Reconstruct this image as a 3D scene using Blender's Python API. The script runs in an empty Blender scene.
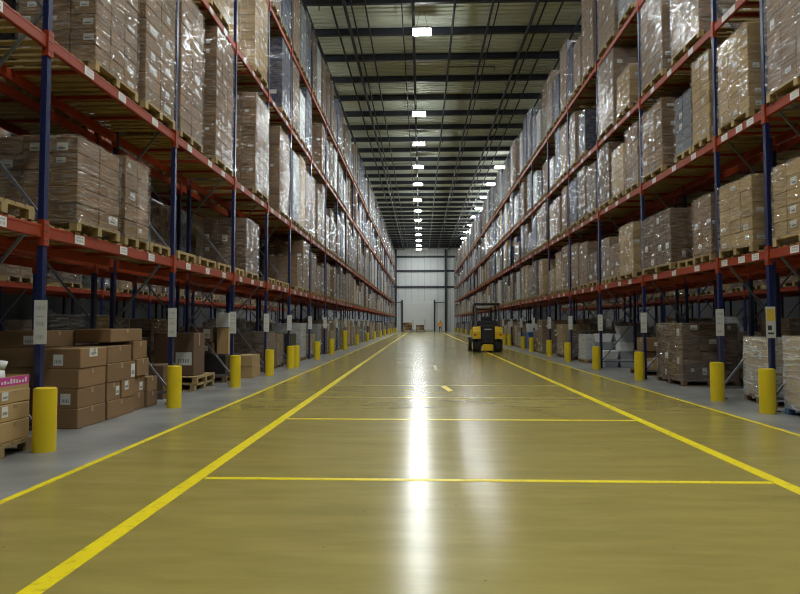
import bpy, math, random
from mathutils import Vector, Matrix

random.seed(7)
C = bpy.context.scene.collection
SC = bpy.context.scene

# ------------------------------------------------------------------ camera
F, CAMH = 620.0, 1.4
yaw = math.atan((421 - 400) / F)
pit = math.atan((323 - 297) / F)
fw = Vector((-math.sin(yaw) * math.cos(pit), math.cos(yaw) * math.cos(pit), math.sin(pit)))
rt = Vector((math.cos(yaw), math.sin(yaw), 0))
up = rt.cross(fw)
cam = bpy.data.cameras.new('camera')
cam.sensor_width = 36.0
cam.lens = 36.0 * F / 800.0
cam.clip_end = 400
camo = bpy.data.objects.new('camera', cam)
C.objects.link(camo)
m3 = Matrix((rt, up, -fw)).transposed()
camo.matrix_world = Matrix.Translation((0, 0, CAMH)) @ m3.to_4x4()
SC.camera = camo


# ------------------------------------------------------------------ materials
MATS = {}


def nodes(name):
    m = bpy.data.materials.new(name)
    m.use_nodes = True
    nt = m.node_tree
    b = nt.nodes['Principled BSDF']
    MATS[name] = m
    return m, nt, b


def N(nt, t, **kw):
    n = nt.nodes.new(t)
    for k, v in kw.items():
        if k.startswith('i_'):
            n.inputs[k[2:].replace('_', ' ')].default_value = v
        else:
            setattr(n, k, v)
    return n


def mat(name, col, rough=0.5, metal=0.0, var=0.12, scale=6.0, bump=0.0, objvar=0.0, spec=0.5, coat=0.0):
    """painted / raw surface: base colour with soft noise variation, optional bump and per-object variation"""
    m, nt, b = nodes(name)
    L = nt.links
    tc = N(nt, 'ShaderNodeTexCoord')
    nz = N(nt, 'ShaderNodeTexNoise')
    nz.inputs['Scale'].default_value = scale
    nz.inputs['Detail'].default_value = 4
    L.new(tc.outputs['Object'], nz.inputs['Vector'])
    mr = N(nt, 'ShaderNodeMapRange')
    mr.inputs['To Min'].default_value = 1 - var
    mr.inputs['To Max'].default_value = 1 + var
    L.new(nz.outputs['Fac'], mr.inputs['Value'])
    hs = N(nt, 'ShaderNodeHueSaturation')
    hs.inputs['Color'].default_value = (*col, 1)
    if objvar > 0:
        oi = N(nt, 'ShaderNodeObjectInfo')
        mo = N(nt, 'ShaderNodeMapRange')
        mo.inputs['To Min'].default_value = 1 - objvar
        mo.inputs['To Max'].default_value = 1 + objvar
        L.new(oi.outputs['Random'], mo.inputs['Value'])
        mu = N(nt, 'ShaderNodeMath', operation='MULTIPLY')
        L.new(mr.outputs['Result'], mu.inputs[0])
        L.new(mo.outputs['Result'], mu.inputs[1])
        L.new(mu.outputs[0], hs.inputs['Value'])
    else:
        L.new(mr.outputs['Result'], hs.inputs['Value'])
    L.new(hs.outputs['Color'], b.inputs['Base Color'])
    b.inputs['Roughness'].default_value = rough
    b.inputs['Metallic'].default_value = metal
    b.inputs['Specular IOR Level'].default_value = spec
    b.inputs['Coat Weight'].default_value = coat
    if bump > 0:
        bp = N(nt, 'ShaderNodeBump')
        bp.inputs['Strength'].default_value = bump
        bp.inputs['Distance'].default_value = 0.02
        L.new(nz.outputs['Fac'], bp.inputs['Height'])
        L.new(bp.outputs['Normal'], b.inputs['Normal'])
    return m


mat('carton_brown', (0.215, 0.124, 0.056), 0.75, var=0.12, scale=5, objvar=0.16)
mat('carton_dark', (0.120, 0.068, 0.036), 0.75, var=0.12, scale=5, objvar=0.14)
mat('carton_tan', (0.39, 0.26, 0.11), 0.75, var=0.1, scale=5, objvar=0.12)
mat('carton_white', (0.50, 0.50, 0.49), 0.6, var=0.1, scale=5, objvar=0.15)
mat('carton_grey', (0.17, 0.18, 0.19), 0.6, var=0.12, scale=5, objvar=0.2)
mat('carton_navy', (0.018, 0.024, 0.065), 0.5, var=0.2, scale=5, objvar=0.25)
mat('carton_slate', (0.085, 0.095, 0.125), 0.5, var=0.15, scale=5, objvar=0.2)
mat('tape', (0.30, 0.21, 0.12), 0.3, var=0.05)
mat('label_white', (0.62, 0.62, 0.60), 0.5, var=0.05)
mat('ink_soft', (0.36, 0.36, 0.37), 0.6, var=0.05)
mat('ink', (0.03, 0.03, 0.035), 0.6, var=0.05)
mat('ink_magenta', (0.50, 0.03, 0.25), 0.6, var=0.05)
mat('sign_yellow', (0.75, 0.55, 0.05), 0.5, var=0.05)
mat('wood_pale', (0.32, 0.225, 0.098), 0.8, var=0.3, scale=9, objvar=0.15)
mat('wood_brown', (0.17, 0.105, 0.055), 0.8, var=0.3, scale=9, objvar=0.15)
mat('pallet_blue', (0.06, 0.13, 0.26), 0.7, var=0.25, scale=9)
mat('deck_board', (0.27, 0.185, 0.065), 0.75, var=0.3, scale=7)
mat('steel_orange', (0.26, 0.034, 0.009), 0.5, var=0.12, scale=5, spec=0.3)
mat('steel_zinc', (0.16, 0.17, 0.20), 0.42, metal=0.5, var=0.1)
mat('steel_dark', (0.020, 0.024, 0.034), 0.5, var=0.2)
mat('conduit', (0.028, 0.030, 0.034), 0.5, var=0.1)
mat('bollard_yellow', (0.70, 0.52, 0.014), 0.42, var=0.1, scale=4)
mat('forklift_yellow', (0.72, 0.47, 0.012), 0.35, var=0.06, coat=0.3)
mat('forklift_black', (0.014, 0.014, 0.016), 0.4, var=0.1)
mat('rubber', (0.018, 0.018, 0.018), 0.8, var=0.2)
mat('lamp_housing', (0.25, 0.25, 0.25), 0.4, var=0.05)
mat('red_lens', (0.45, 0.02, 0.015), 0.25, var=0.02)
mat('hivis', (0.82, 0.38, 0.01), 0.7, var=0.08)
mat('hivis_band', (0.75, 0.75, 0.72), 0.4, var=0.03)
mat('trousers', (0.03, 0.032, 0.045), 0.8, var=0.1)
mat('skin', (0.42, 0.25, 0.18), 0.6, var=0.05)
mat('hair', (0.03, 0.02, 0.015), 0.7, var=0.05)
mat('door_white', (0.78, 0.80, 0.80), 0.5, var=0.03, scale=1.5)
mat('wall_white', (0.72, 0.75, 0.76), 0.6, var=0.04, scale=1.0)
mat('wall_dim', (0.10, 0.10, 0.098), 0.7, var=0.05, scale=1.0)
mat('plastic_white', (0.66, 0.66, 0.66), 0.4, var=0.05)
mat('plastic_grey', (0.33, 0.35, 0.38), 0.4, var=0.1, objvar=0.25)
mat('plastic_blue', (0.03, 0.09, 0.30), 0.4, var=0.1)
mat('film_black', (0.022, 0.018, 0.016), 0.35, var=0.3, scale=4)


def post_material():
    """blue powder coat with the double row of punched slots of a rack upright"""
    m, nt, b = nodes('steel_blue')
    L = nt.links
    tc = N(nt, 'ShaderNodeTexCoord')
    sx = N(nt, 'ShaderNodeSeparateXYZ')
    L.new(tc.outputs['Object'], sx.inputs[0])

    def M(op, a, c, c2=None):
        n = N(nt, 'ShaderNodeMath', operation=op)
        for i, v in enumerate((a, c, c2)):
            if v is None:
                continue
            if isinstance(v, (int, float)):
                n.inputs[i].default_value = v
            else:
                L.new(v, n.inputs[i])
        return n.outputs[0]
    zf = M('ABSOLUTE', M('SUBTRACT', M('FRACT', M('DIVIDE', sx.outputs['Z'], 0.075), None), 0.5), None)
    za = M('LESS_THAN', zf, 0.22)
    yb = M('LESS_THAN', M('ABSOLUTE', M('SUBTRACT', M('ABSOLUTE', sx.outputs['Y'], None), 0.018), None), 0.006)
    xb = M('LESS_THAN', M('ABSOLUTE', sx.outputs['X'], None), 0.008)
    hole = M('MULTIPLY', za, M('MAXIMUM', yb, xb))
    mx = N(nt, 'ShaderNodeMix', data_type='RGBA')
    mx.inputs['A'].default_value = (0.007, 0.015, 0.082, 1)
    mx.inputs['B'].default_value = (0.004, 0.006, 0.016, 1)
    L.new(hole, mx.inputs['Factor'])
    L.new(mx.outputs['Result'], b.inputs['Base Color'])
    b.inputs['Roughness'].default_value = 0.32
    b.inputs['Coat Weight'].default_value = 0.3


post_material()


def wrap_material(name, clear, tint, rough=0.2, bump=0.9, freq=2.4):
    """stretch film: mostly clear, glossy, with diagonal tension creases"""
    m, nt, b = nodes(name)
    L = nt.links
    out = nt.nodes['Material Output']
    tc = N(nt, 'ShaderNodeTexCoord')
    oi = N(nt, 'ShaderNodeObjectInfo')
    ad = N(nt, 'ShaderNodeVectorMath', operation='ADD')
    sc = N(nt, 'ShaderNodeVectorMath', operation='SCALE')
    sc.inputs['Scale'].default_value = 0.0
    cm = N(nt, 'ShaderNodeCombineXYZ')
    mu = N(nt, 'ShaderNodeMath', operation='MULTIPLY')
    mu.inputs[1].default_value = 40.0
    L.new(oi.outputs['Random'], mu.inputs[0])
    for k in range(3):
        L.new(mu.outputs[0], cm.inputs[k])
    L.new(tc.outputs['Object'], ad.inputs[0])
    L.new(cm.outputs[0], ad.inputs[1])
    mp = N(nt, 'ShaderNodeMapping')
    mp.inputs['Rotation'].default_value = (math.radians(30), math.radians(18), 0)
    mp.inputs['Scale'].default_value = (1.3, 1.0, 8.0)
    L.new(ad.outputs[0], mp.inputs['Vector'])
    nz = N(nt, 'ShaderNodeTexNoise')
    nz.inputs['Scale'].default_value = freq
    nz.inputs['Detail'].default_value = 1.6
    nz.inputs['Roughness'].default_value = 0.5
    L.new(mp.outputs[0], nz.inputs['Vector'])
    n2 = N(nt, 'ShaderNodeTexNoise')
    n2.inputs['Scale'].default_value = 5.0
    n2.inputs['Detail'].default_value = 2
    L.new(mp.outputs[0], n2.inputs['Vector'])

    def M(op, a, c):
        n = N(nt, 'ShaderNodeMath', operation=op)
        for i, v in enumerate((a, c)):
            if v is None:
                continue
            if isinstance(v, (int, float)):
                n.inputs[i].default_value = v
            else:
                L.new(v, n.inputs[i])
        return n.outputs[0]
    ridge = M('SUBTRACT', 1.0, M('MINIMUM', M('MULTIPLY', M('ABSOLUTE', M('SUBTRACT', nz.outputs['Fac'], 0.5), None), 9.0), 1.0))
    hgt = M('ADD', M('MULTIPLY', ridge, 0.55), M('ADD', nz.outputs['Fac'], M('MULTIPLY', n2.outputs['Fac'], 0.28)))
    fold = M('POWER', ridge, 5.0)  # creases whitened in colour: bunched film is whiter, and painted silvery glints
    bp = N(nt, 'ShaderNodeBump')
    bp.inputs['Strength'].default_value = bump
    bp.inputs['Distance'].default_value = 0.019 / freq
    L.new(hgt, bp.inputs['Height'])
    b.inputs['Base Color'].default_value = (*tint, 1)
    b.inputs['Roughness'].default_value = rough
    b.inputs['Specular IOR Level'].default_value = 0.9
    L.new(bp.outputs['Normal'], b.inputs['Normal'])
    tr = N(nt, 'ShaderNodeBsdfTransparent')
    gl = N(nt, 'ShaderNodeBsdfGlossy')
    gl.inputs['Roughness'].default_value = rough
    gl.inputs['Color'].default_value = (0.95, 0.97, 1.0, 1)
    L.new(bp.outputs['Normal'], gl.inputs['Normal'])
    lw = N(nt, 'ShaderNodeLayerWeight')
    lw.inputs['Blend'].default_value = 0.30
    L.new(bp.outputs['Normal'], lw.inputs['Normal'])
    mxg = N(nt, 'ShaderNodeMixShader')
    mr = N(nt, 'ShaderNodeMapRange')
    mr.inputs['To Min'].default_value = 0.25
    mr.inputs['To Max'].default_value = 0.42
    L.new(lw.outputs['Fresnel'], mr.inputs['Value'])
    mx0 = N(nt, 'ShaderNodeMixShader')
    cr = N(nt, 'ShaderNodeMapRange')
    cr.inputs['To Min'].default_value = (1 - clear) * 0.6
    cr.inputs['To Max'].default_value = min(0.8, (1 - clear) * 0.6 + 0.36)
    L.new(fold, cr.inputs['Value'])
    L.new(cr.outputs['Result'], mx0.inputs[0])
    L.new(tr.outputs[0], mx0.inputs[1])
    L.new(b.outputs[0], mx0.inputs[2])
    # film clings dully to the cartons in places and stands off glossy in bands
    n3 = N(nt, 'ShaderNodeTexNoise')
    n3.inputs['Scale'].default_value = 3.4
    n3.inputs['Detail'].default_value = 2.5
    L.new(mp.outputs[0], n3.inputs['Vector'])
    gt = N(nt, 'ShaderNodeMapRange')
    gt.inputs['From Min'].default_value = 0.44
    gt.inputs['From Max'].default_value = 0.60
    gt.inputs['To Min'].default_value = 0.12
    gt.inputs['To Max'].default_value = 1.25
    L.new(n3.outputs['Fac'], gt.inputs['Value'])
    L.new(M('MULTIPLY', mr.outputs['Result'], gt.outputs['Result']), mxg.inputs[0])
    L.new(mx0.outputs[0], mxg.inputs[1])
    L.new(gl.outputs[0], mxg.inputs[2])
    L.new(mxg.outputs[0], out.inputs['Surface'])


wrap_material('film_clear', 0.985, (0.8, 0.8, 0.8), 0.09, 1.0)
wrap_material('film_white', 0.50, (0.86, 0.87, 0.88), 0.16, 1.0, 1.1)
wrap_material('film_milky', 0.89, (0.75, 0.76, 0.78), 0.14, 1.0)


def emit_material(name, col, strength):
    m, nt, b = nodes(name)
    b.inputs['Base Color'].default_value = (0.8, 0.8, 0.8, 1)
    b.inputs['Emission Color'].default_value = (*col, 1)
    b.inputs['Emission Strength'].default_value = strength


LAMP = 235.0
emit_material('lamp_glow', (0.95, 1.0, 0.98), LAMP)
emit_material('lamp_side_fill', (0.95, 1.0, 0.98), 75.0)  # glowing lens sides, added to brighten the ceiling


def floor_material():
    m, nt, b = nodes('floor_tan')
    L = nt.links
    tc = N(nt, 'ShaderNodeTexCoord')
    mp = N(nt, 'ShaderNodeMapping')
    mp.inputs['Scale'].default_value = (0.5, 2.2, 1)
    L.new(tc.outputs['Object'], mp.inputs['Vector'])
    n1 = N(nt, 'ShaderNodeTexNoise')
    n1.inputs['Scale'].default_value = 1.9
    n1.inputs['Detail'].default_value = 9
    n1.inputs['Roughness'].default_value = 0.62
    L.new(mp.outputs[0], n1.inputs['Vector'])
    rp = N(nt, 'ShaderNodeValToRGB')
    rp.color_ramp.elements[0].position = 0.3
    rp.color_ramp.elements[0].color = (0.262, 0.208, 0.054, 1)
    rp.color_ramp.elements[1].position = 0.7
    rp.color_ramp.elements[1].color = (0.345, 0.280, 0.080, 1)
    L.new(n1.outputs['Fac'], rp.inputs['Fac'])
    # specks and pits in the coating
    vo = N(nt, 'ShaderNodeTexVoronoi')
    vo.inputs['Scale'].default_value = 3.2
    L.new(tc.outputs['Object'], vo.inputs['Vector'])
    lt = N(nt, 'ShaderNodeMath', operation='LESS_THAN')
    lt.inputs[1].default_value = 0.034
    L.new(vo.outputs['Distance'], lt.inputs[0])
    mx = N(nt, 'ShaderNodeMix', data_type='RGBA')
    mx.inputs['B'].default_value = (0.10, 0.075, 0.04, 1)
    sc = N(nt, 'ShaderNodeMath', operation='MULTIPLY')
    sc.inputs[1].default_value = 0.6
    L.new(lt.outputs[0], sc.inputs[0])
    L.new(sc.outputs[0], mx.inputs['Factor'])
    L.new(rp.outputs['Color'], mx.inputs['A'])
    L.new(mx.outputs['Result'], b.inputs['Base Color'])
    n2 = N(nt, 'ShaderNodeTexNoise')
    n2.inputs['Scale'].default_value = 0.8
    n2.inputs['Detail'].default_value = 5
    L.new(tc.outputs['Object'], n2.inputs['Vector'])
    mr = N(nt, 'ShaderNodeMapRange')
    mr.inputs['To Min'].default_value = 0.15
    mr.inputs['To Max'].default_value = 0.29
    L.new(n2.outputs['Fac'], mr.inputs['Value'])
    L.new(mr.outputs['Result'], b.inputs['Roughness'])
    b.inputs['Specular IOR Level'].default_value = 0.30
    n3 = N(nt, 'ShaderNodeTexNoise')
    n3.inputs['Scale'].default_value = 2.5
    n3.inputs['Detail'].default_value = 3
    L.new(tc.outputs['Object'], n3.inputs['Vector'])
    bp = N(nt, 'ShaderNodeBump')
    bp.inputs['Strength'].default_value = 0.025
    bp.inputs['Distance'].default_value = 0.03
    L.new(n3.outputs['Fac'], bp.inputs['Height'])
    L.new(bp.outputs['Normal'], b.inputs['Normal'])

    m, nt, b = nodes('floor_concrete')
    L = nt.links
    tc = N(nt, 'ShaderNodeTexCoord')
    n1 = N(nt, 'ShaderNodeTexNoise')
    n1.inputs['Scale'].default_value = 1.3
    n1.inputs['Detail'].default_value = 8
    L.new(tc.outputs['Object'], n1.inputs['Vector'])
    rp = N(nt, 'ShaderNodeValToRGB')
    rp.color_ramp.elements[0].position = 0.3
    rp.color_ramp.elements[0].color = (0.150, 0.150, 0.146, 1)
    rp.color_ramp.elements[1].position = 0.7
    rp.color_ramp.elements[1].color = (0.310, 0.310, 0.300, 1)
    L.new(n1.outputs['Fac'], rp.inputs['Fac'])
    L.new(rp.outputs['Color'], b.inputs['Base Color'])
    b.inputs['Roughness'].default_value = 0.33

    m, nt, b = nodes('line_yellow')
    L = nt.links
    tc = N(nt, 'ShaderNodeTexCoord')
    n1 = N(nt, 'ShaderNodeTexNoise')
    n1.inputs['Scale'].default_value = 14
    n1.inputs['Detail'].default_value = 6
    L.new(tc.outputs['Object'], n1.inputs['Vector'])
    rp = N(nt, 'ShaderNodeValToRGB')
    rp.color_ramp.elements[0].position = 0.28
    rp.color_ramp.elements[0].color = (0.58, 0.44, 0.03, 1)
    rp.color_ramp.elements[1].position = 0.45
    rp.color_ramp.elements[1].color = (0.88, 0.70, 0.012, 1)
    L.new(n1.outputs['Fac'], rp.inputs['Fac'])
    L.new(rp.outputs['Color'], b.inputs['Base Color'])
    b.inputs['Roughness'].default_value = 0.35
    mat('line_worn', (0.40, 0.315, 0.07), 0.3, var=0.15, scale=10)


floor_material()
mat('deck_metal', (0.66, 0.70, 0.60), 0.55, var=0.08, scale=0.6)


# ------------------------------------------------------------------ mesh building
CB_V, CB_F = [], []


def _cb():
    for s in ((-1, -1, -1), (1, -1, -1), (1, 1, -1), (-1, 1, -1), (-1, -1, 1), (1, -1, 1), (1, 1, 1), (-1, 1, 1)):
        for a in range(3):
            CB_V.append((s, a))
    idx = {v: i for i, v in enumerate(CB_V)}
    S = (-1, 1)
    faces = []
    for a in range(3):
        b, c = (a + 1) % 3, (a + 2) % 3
        for s in S:
            f = []
            for sb, sc_ in ((-1, -1), (1, -1), (1, 1), (-1, 1)):
                k = [0, 0, 0]; k[a] = s; k[b] = sb; k[c] = sc_
                f.append(idx[(tuple(k), a)])
            faces.append(f if s > 0 else f[::-1])
        for sb in S:
            for sc_ in S:
                q = []
                for s, ax in ((-1, b), (1, b), (1, c), (-1, c)):
                    k = [0, 0, 0]; k[a] = s; k[b] = sb; k[c] = sc_
                    q.append(idx[(tuple(k), ax)])
                faces.append(q if sb * sc_ < 0 else q[::-1])
    for i in range(8):
        s = CB_V[3 * i][0]
        t = [3 * i, 3 * i + 1, 3 * i + 2]
        faces.append(t if s[0] * s[1] * s[2] > 0 else t[::-1])
    CB_F.extend(faces)


_cb()


class MB:
    def __init__(self):
        self.v, self.f, self.m, self.slots, self.smooth = [], [], [], [], []

    def mi(self, name):
        if name not in self.slots:
            self.slots.append(name)
        return self.slots.index(name)

    def face(self, idx, m, smooth=False):
        self.f.append(idx); self.m.append(m); self.smooth.append(smooth)

    def poly(self, pts, mt):
        b = len(self.v)
        self.v.extend(pts)
        self.face(tuple(range(b, b + len(pts))), self.mi(mt))

    def box(self, x0, x1, y0, y1, z0, z1, mt, skip=''):
        b = len(self.v)
        self.v.extend([(x0, y0, z0), (x1, y0, z0), (x1, y1, z0), (x0, y1, z0), (x0, y0, z1), (x1, y0, z1), (x1, y1, z1), (x0, y1, z1)])
        k = self.mi(mt)
        for nme, q in (('b', (0, 3, 2, 1)), ('t', (4, 5, 6, 7)), ('f', (0, 1, 5, 4)), ('r', (1, 2, 6, 5)), ('k', (2, 3, 7, 6)), ('l', (3, 0, 4, 7))):
            if nme not in skip:
                self.face(tuple(b + i for i in q), k)

    def cbox(self, x0, x1, y0, y1, z0, z1, mt, c=0.01):
        b = len(self.v)
        cx, cy, cz = (x0 + x1) / 2, (y0 + y1) / 2, (z0 + z1) / 2
        h = ((x1 - x0) / 2, (y1 - y0) / 2, (z1 - z0) / 2)
        for s, a in CB_V:
            p = [s[k] * (h[k] - (0 if k == a else c)) for k in range(3)]
            self.v.append((cx + p[0], cy + p[1], cz + p[2]))
        k = self.mi(mt)
        for f in CB_F:
            self.face(tuple(b + i for i in f), k)

    def bar(self, p, q, w, h, mt):
        """rectangular bar from p to q"""
        p, q = Vector(p), Vector(q)
        d = (q - p).normalized()
        r = d.cross(Vector((0, 0, 1)))
        if r.length < 1e-3:
            r = d.cross(Vector((0, 1, 0)))
        r.normalize()
        u = r.cross(d)
        b = len(self.v)
        for e in (p, q):
            for a, c in ((-1, -1), (1, -1), (1, 1), (-1, 1)):
                self.v.append(tuple(e + r * (a * w / 2) + u * (c * h / 2)))
        k = self.mi(mt)
        for f in ((3, 2, 1, 0), (4, 5, 6, 7), (0, 1, 5, 4), (1, 2, 6, 5), (2, 3, 7, 6), (3, 0, 4, 7)):
            self.face(tuple(b + i for i in f), k)

    def cyl(self, p, q, r, mt, n=16, r2=None, cap=True):
        p, q = Vector(p), Vector(q)
        r2 = r if r2 is None else r2
        d = (q - p).normalized()
        a = d.cross(Vector((0, 0, 1)))
        if a.length < 1e-3:
            a = Vector((1, 0, 0))
        a.normalize()
        c = d.cross(a)
        b = len(self.v)
        for e, rr in ((p, r), (q, r2)):
            for i in range(n):
                t = 2 * math.pi * i / n
                self.v.append(tuple(e + a * (rr * math.cos(t)) + c * (rr * math.sin(t))))
        k = self.mi(mt)
        for i in range(n):
            j = (i + 1) % n
            self.face((b + i, b + j, b + n + j, b + n + i), k, True)
        if cap:
            self.face(tuple(b + i for i in reversed(range(n))), k)
            self.face(tuple(b + n + i for i in range(n)), k)

    def mesh(self, name):
        me = bpy.data.meshes.new(name)
        me.from_pydata(self.v, [], self.f)
        for s in self.slots:
            me.materials.append(MATS[s])
        me.polygons.foreach_set('material_index', self.m)
        me.polygons.foreach_set('use_smooth', self.smooth)
        me.update()
        return me

    def build(self, name, parent=None, loc=(0, 0, 0), rz=0.0):
        return put(name, self.mesh(name), parent, loc, rz)


def put(name, me, parent=None, loc=(0, 0, 0), rz=0.0):
    o = bpy.data.objects.new(name, me)
    C.objects.link(o)
    o.location = loc
    o.rotation_euler = (0, 0, rz)
    if parent is not None:
        o.parent = parent
    return o


def tag(o, label=None, cat=None, group=None, kind=None):
    if label:
        o['label'] = label
    if cat:
        o['category'] = cat
    if group:
        o['group'] = group
    if kind:
        o['kind'] = kind
    return o


def thing(name, label, cat, loc=(0, 0, 0), rz=0.0, group=None):
    o = put(name, None, None, loc, rz)
    o.empty_display_size = 0.2
    return tag(o, label, cat, group)


def part(name, parent, loc=(0, 0, 0), rz=0.0):
    o = put(name, None, parent, loc, rz)
    o.empty_display_size = 0.1
    return o


ORD = 'zeroth first second third fourth fifth sixth seventh eighth ninth tenth eleventh twelfth thirteenth fourteenth fifteenth sixteenth seventeenth eighteenth nineteenth'.split()
TENS = {2: 'twenty', 3: 'thirty', 4: 'forty', 5: 'fifty', 6: 'sixty', 7: 'seventy', 8: 'eighty', 9: 'ninety'}


def ordinal(n):
    if n < 20:
        return ORD[n]
    t, u = divmod(n, 10)
    if u == 0:
        return TENS[t][:-1] + 'ieth'
    return TENS[t] + '-' + ORD[u]


# ------------------------------------------------------------------ room shell
XW0, XW1, YB, YF, ZC = -17.0, 19.0, -16.0, 106.0, 14.42


def structure(mb, name, loc=(0, 0, 0)):
    return tag(mb.build(name, None, loc), kind='structure')


FLX0, FLX1 = -3.3, 4.72
b = MB(); b.box(FLX0, FLX1, YB, YF, -0.2, 0, 'floor_tan'); structure(b, 'floor')
b = MB(); b.box(XW0, FLX0, YB, YF, -0.2, 0, 'floor_concrete'); structure(b, 'floor_left')
b = MB(); b.box(FLX1, XW1, YB, YF, -0.2, 0, 'floor_concrete'); structure(b, 'floor_right')


def floor_line(pts, mt='line_yellow'):
    bb = MB()
    n = len(pts)
    base = len(bb.v)
    bb.v.extend([(x, y, 0.0025) for x, y in pts] + [(x, y, 0.0) for x, y in pts])
    k = bb.mi(mt)
    bb.face(tuple(range(n)), k)
    for i in range(n):
        j = (i + 1) % n
        bb.face((i, n + i, n + j, j), k)
    return structure(bb, 'floor_line')


def long_line(x, w, y0=-3.0, y1=103.0, mt='line_yellow'):
    floor_line([(x - w / 2, y0), (x + w / 2, y0), (x + w / 2, y1), (x - w / 2, y1)], mt)


long_line(-3.285, 0.07)
long_line(-2.03, 0.13)
long_line(3.15, 0.13)
long_line(4.715, 0.07)
for yy, w, mt in ((5.6, 0.075, 'line_yellow'), (9.07, 0.085, 'line_yellow'), (11.74, 0.08, 'line_worn'), (13.98, 0.09, 'line_worn')):
    floor_line([(-1.95, yy - w / 2), (3.07, yy - w / 2), (3.07, yy + w / 2), (-1.95, yy + w / 2)], mt)
floor_line([(0.43, 13.75), (0.54, 13.95), (0.66, 12.95), (0.56, 12.75)])
floor_line([(0.40, 20.6), (0.50, 20.6), (0.50, 18.4), (0.40, 18.4)], 'line_worn')

# far wall with cladding joints
b = MB()
b.box(XW0, XW1, YF, YF + 0.3, 0, ZC, 'wall_white')
structure(b, 'wall_far')
b = MB()
for x in [XW0 + 1.1 * i for i in range(1, 33)]:
    b.box(x - 0.012, x + 0.012, YF - 0.006, YF, 0, ZC, 'wall_dim')
structure(b, 'trim_1')
for i, z in enumerate((4.9, 7.55, 10.3, 12.75)):
    if i == 0:
        continue
    b = MB()
    b.box(XW0, XW1, YF - 0.16, YF - 0.01, z - 0.17, z + 0.17, 'steel_dark')
    structure(b, 'trim_%d' % (i + 1))
for i, x in enumerate((-4.3, 4.2)):
    b = MB()
    b.box(x - 0.17, x + 0.17, YF - 0.5, YF - 0.2, 0, 14.0, 'steel_dark')
    b.box(x - 0.22, x + 0.22, YF - 0.55, YF - 0.17, 0, 0.05, 'steel_dark')
    structure(b, 'trim_%d' % (i + 5))
# sectional door
b = MB()
for k in range(8):
    z0 = 0.35 + k * 0.59
    b.cbox(-2.95, 2.05, YF - 0.09, YF - 0.02, z0, z0 + 0.575, 'door_white', 0.015)
b.box(-2.95, 2.05, YF - 0.10, YF - 0.02, 0.06, 0.34, 'label_white')
b.box(-2.95, 2.05, YF - 0.10, YF - 0.02, 0.0, 0.06, 'rubber')
d = structure(b, 'door_1')
b = MB()
for x in (-3.2, 2.3):
    b.box(x - 0.12, x + 0.12, YF - 0.45, YF - 0.22, 0, 5.35, 'steel_dark')
    s = -1 if x < 0 else 1
    b.box(min(x, x + s * 1.7), max(x, x + s * 1.7), YF - 0.4, YF - 0.3, 4.85, 4.97, 'steel_dark')
structure(b, 'trim_7')
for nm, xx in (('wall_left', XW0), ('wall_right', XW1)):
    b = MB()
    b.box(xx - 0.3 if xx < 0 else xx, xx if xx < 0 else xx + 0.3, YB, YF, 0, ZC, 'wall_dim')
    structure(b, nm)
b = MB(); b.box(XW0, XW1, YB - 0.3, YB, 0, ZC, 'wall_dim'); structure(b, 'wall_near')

# corrugated roof deck, ribs across the aisle
b = MB()
k = b.mi('deck_metal')
y, prof = YB, []
P = 0.34
while y < YF:
    prof += [(y, ZC), (y + 0.62 * P, ZC), (y + 0.66 * P, ZC + 0.15), (y + 0.96 * P, ZC + 0.15)]
    y += P
prof.append((YF, ZC))
for yy, zz in prof:
    b.v.append((XW0, yy, zz)); b.v.append((XW1, yy, zz))
for i in range(len(prof) - 1):
    b.face((2 * i, 2 * i + 2, 2 * i + 3, 2 * i + 1), k)
b.box(XW0, XW1, YB, YF, ZC + 0.17, ZC + 0.27, 'deck_metal')
structure(b, 'ceiling')
# roof beams (I sections) every 2.68 m
b = MB()
b.box(XW0, XW1, -0.075, 0.075, 0.0, 0.025, 'steel_dark')
b.box(XW0, XW1, -0.015, 0.015, 0.025, 0.275, 'steel_dark')
b.box(XW0, XW1, -0.075, 0.075, 0.275, 0.30, 'steel_dark')
bm_ = b.mesh('ceiling_beam')
yy = 10.8
while yy < YF - 1:
    tag(put('ceiling_beam', bm_, None, (0, yy, 14.12)), kind='structure')
    yy += 2.68
# pipes and cable rails running down the aisle under the beams
for x, r, z in ((-6.2, 0.05, 13.97), (-4.6, 0.075, 13.99), (-3.55, 0.045, 14.03), (-3.0, 0.07, 13.93), (-2.75, 0.035, 14.03), (-2.2, 0.035, 14.03), (-0.3, 0.06, 13.97),
                (-0.75, 0.025, 14.05), (1.35, 0.05, 13.97), (2.85, 0.05, 13.99), (3.1, 0.03, 14.04), (4.6, 0.07, 13.97), (4.95, 0.04, 14.03), (5.6, 0.04, 14.03), (6.6, 0.05, 13.97)):
    b = MB()
    b.cyl((x, 8, z), (x, YF - 0.1, z), r, 'conduit', 8)
    for yb_ in [10.8 + 2.68 * 2 * i for i in range(18)]:
        b.box(x - 0.015, x + 0.015, yb_ - 0.02, yb_ + 0.02, z, 14.13, 'conduit')
    tag(b.build('ceiling_pipe'), kind='structure')
random.seed(3)
for i in range(9):
    x = random.choice((-3.0, -2.2, 1.35, 2.85, 4.6)); y0 = 24 + i * 6.1
    b = MB()
    s = random.uniform(1.0, 2.4) * random.choice((-1, 1))
    b.bar((x, y0, 14.0), (x + s, y0, 14.0), 0.04, 0.04, 'conduit')
    b.bar((x + s, y0, 14.0), (x + s, y0, 13.8), 0.04, 0.04, 'conduit')
    tag(b.build('ceiling_pipe'), kind='structure')


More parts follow.
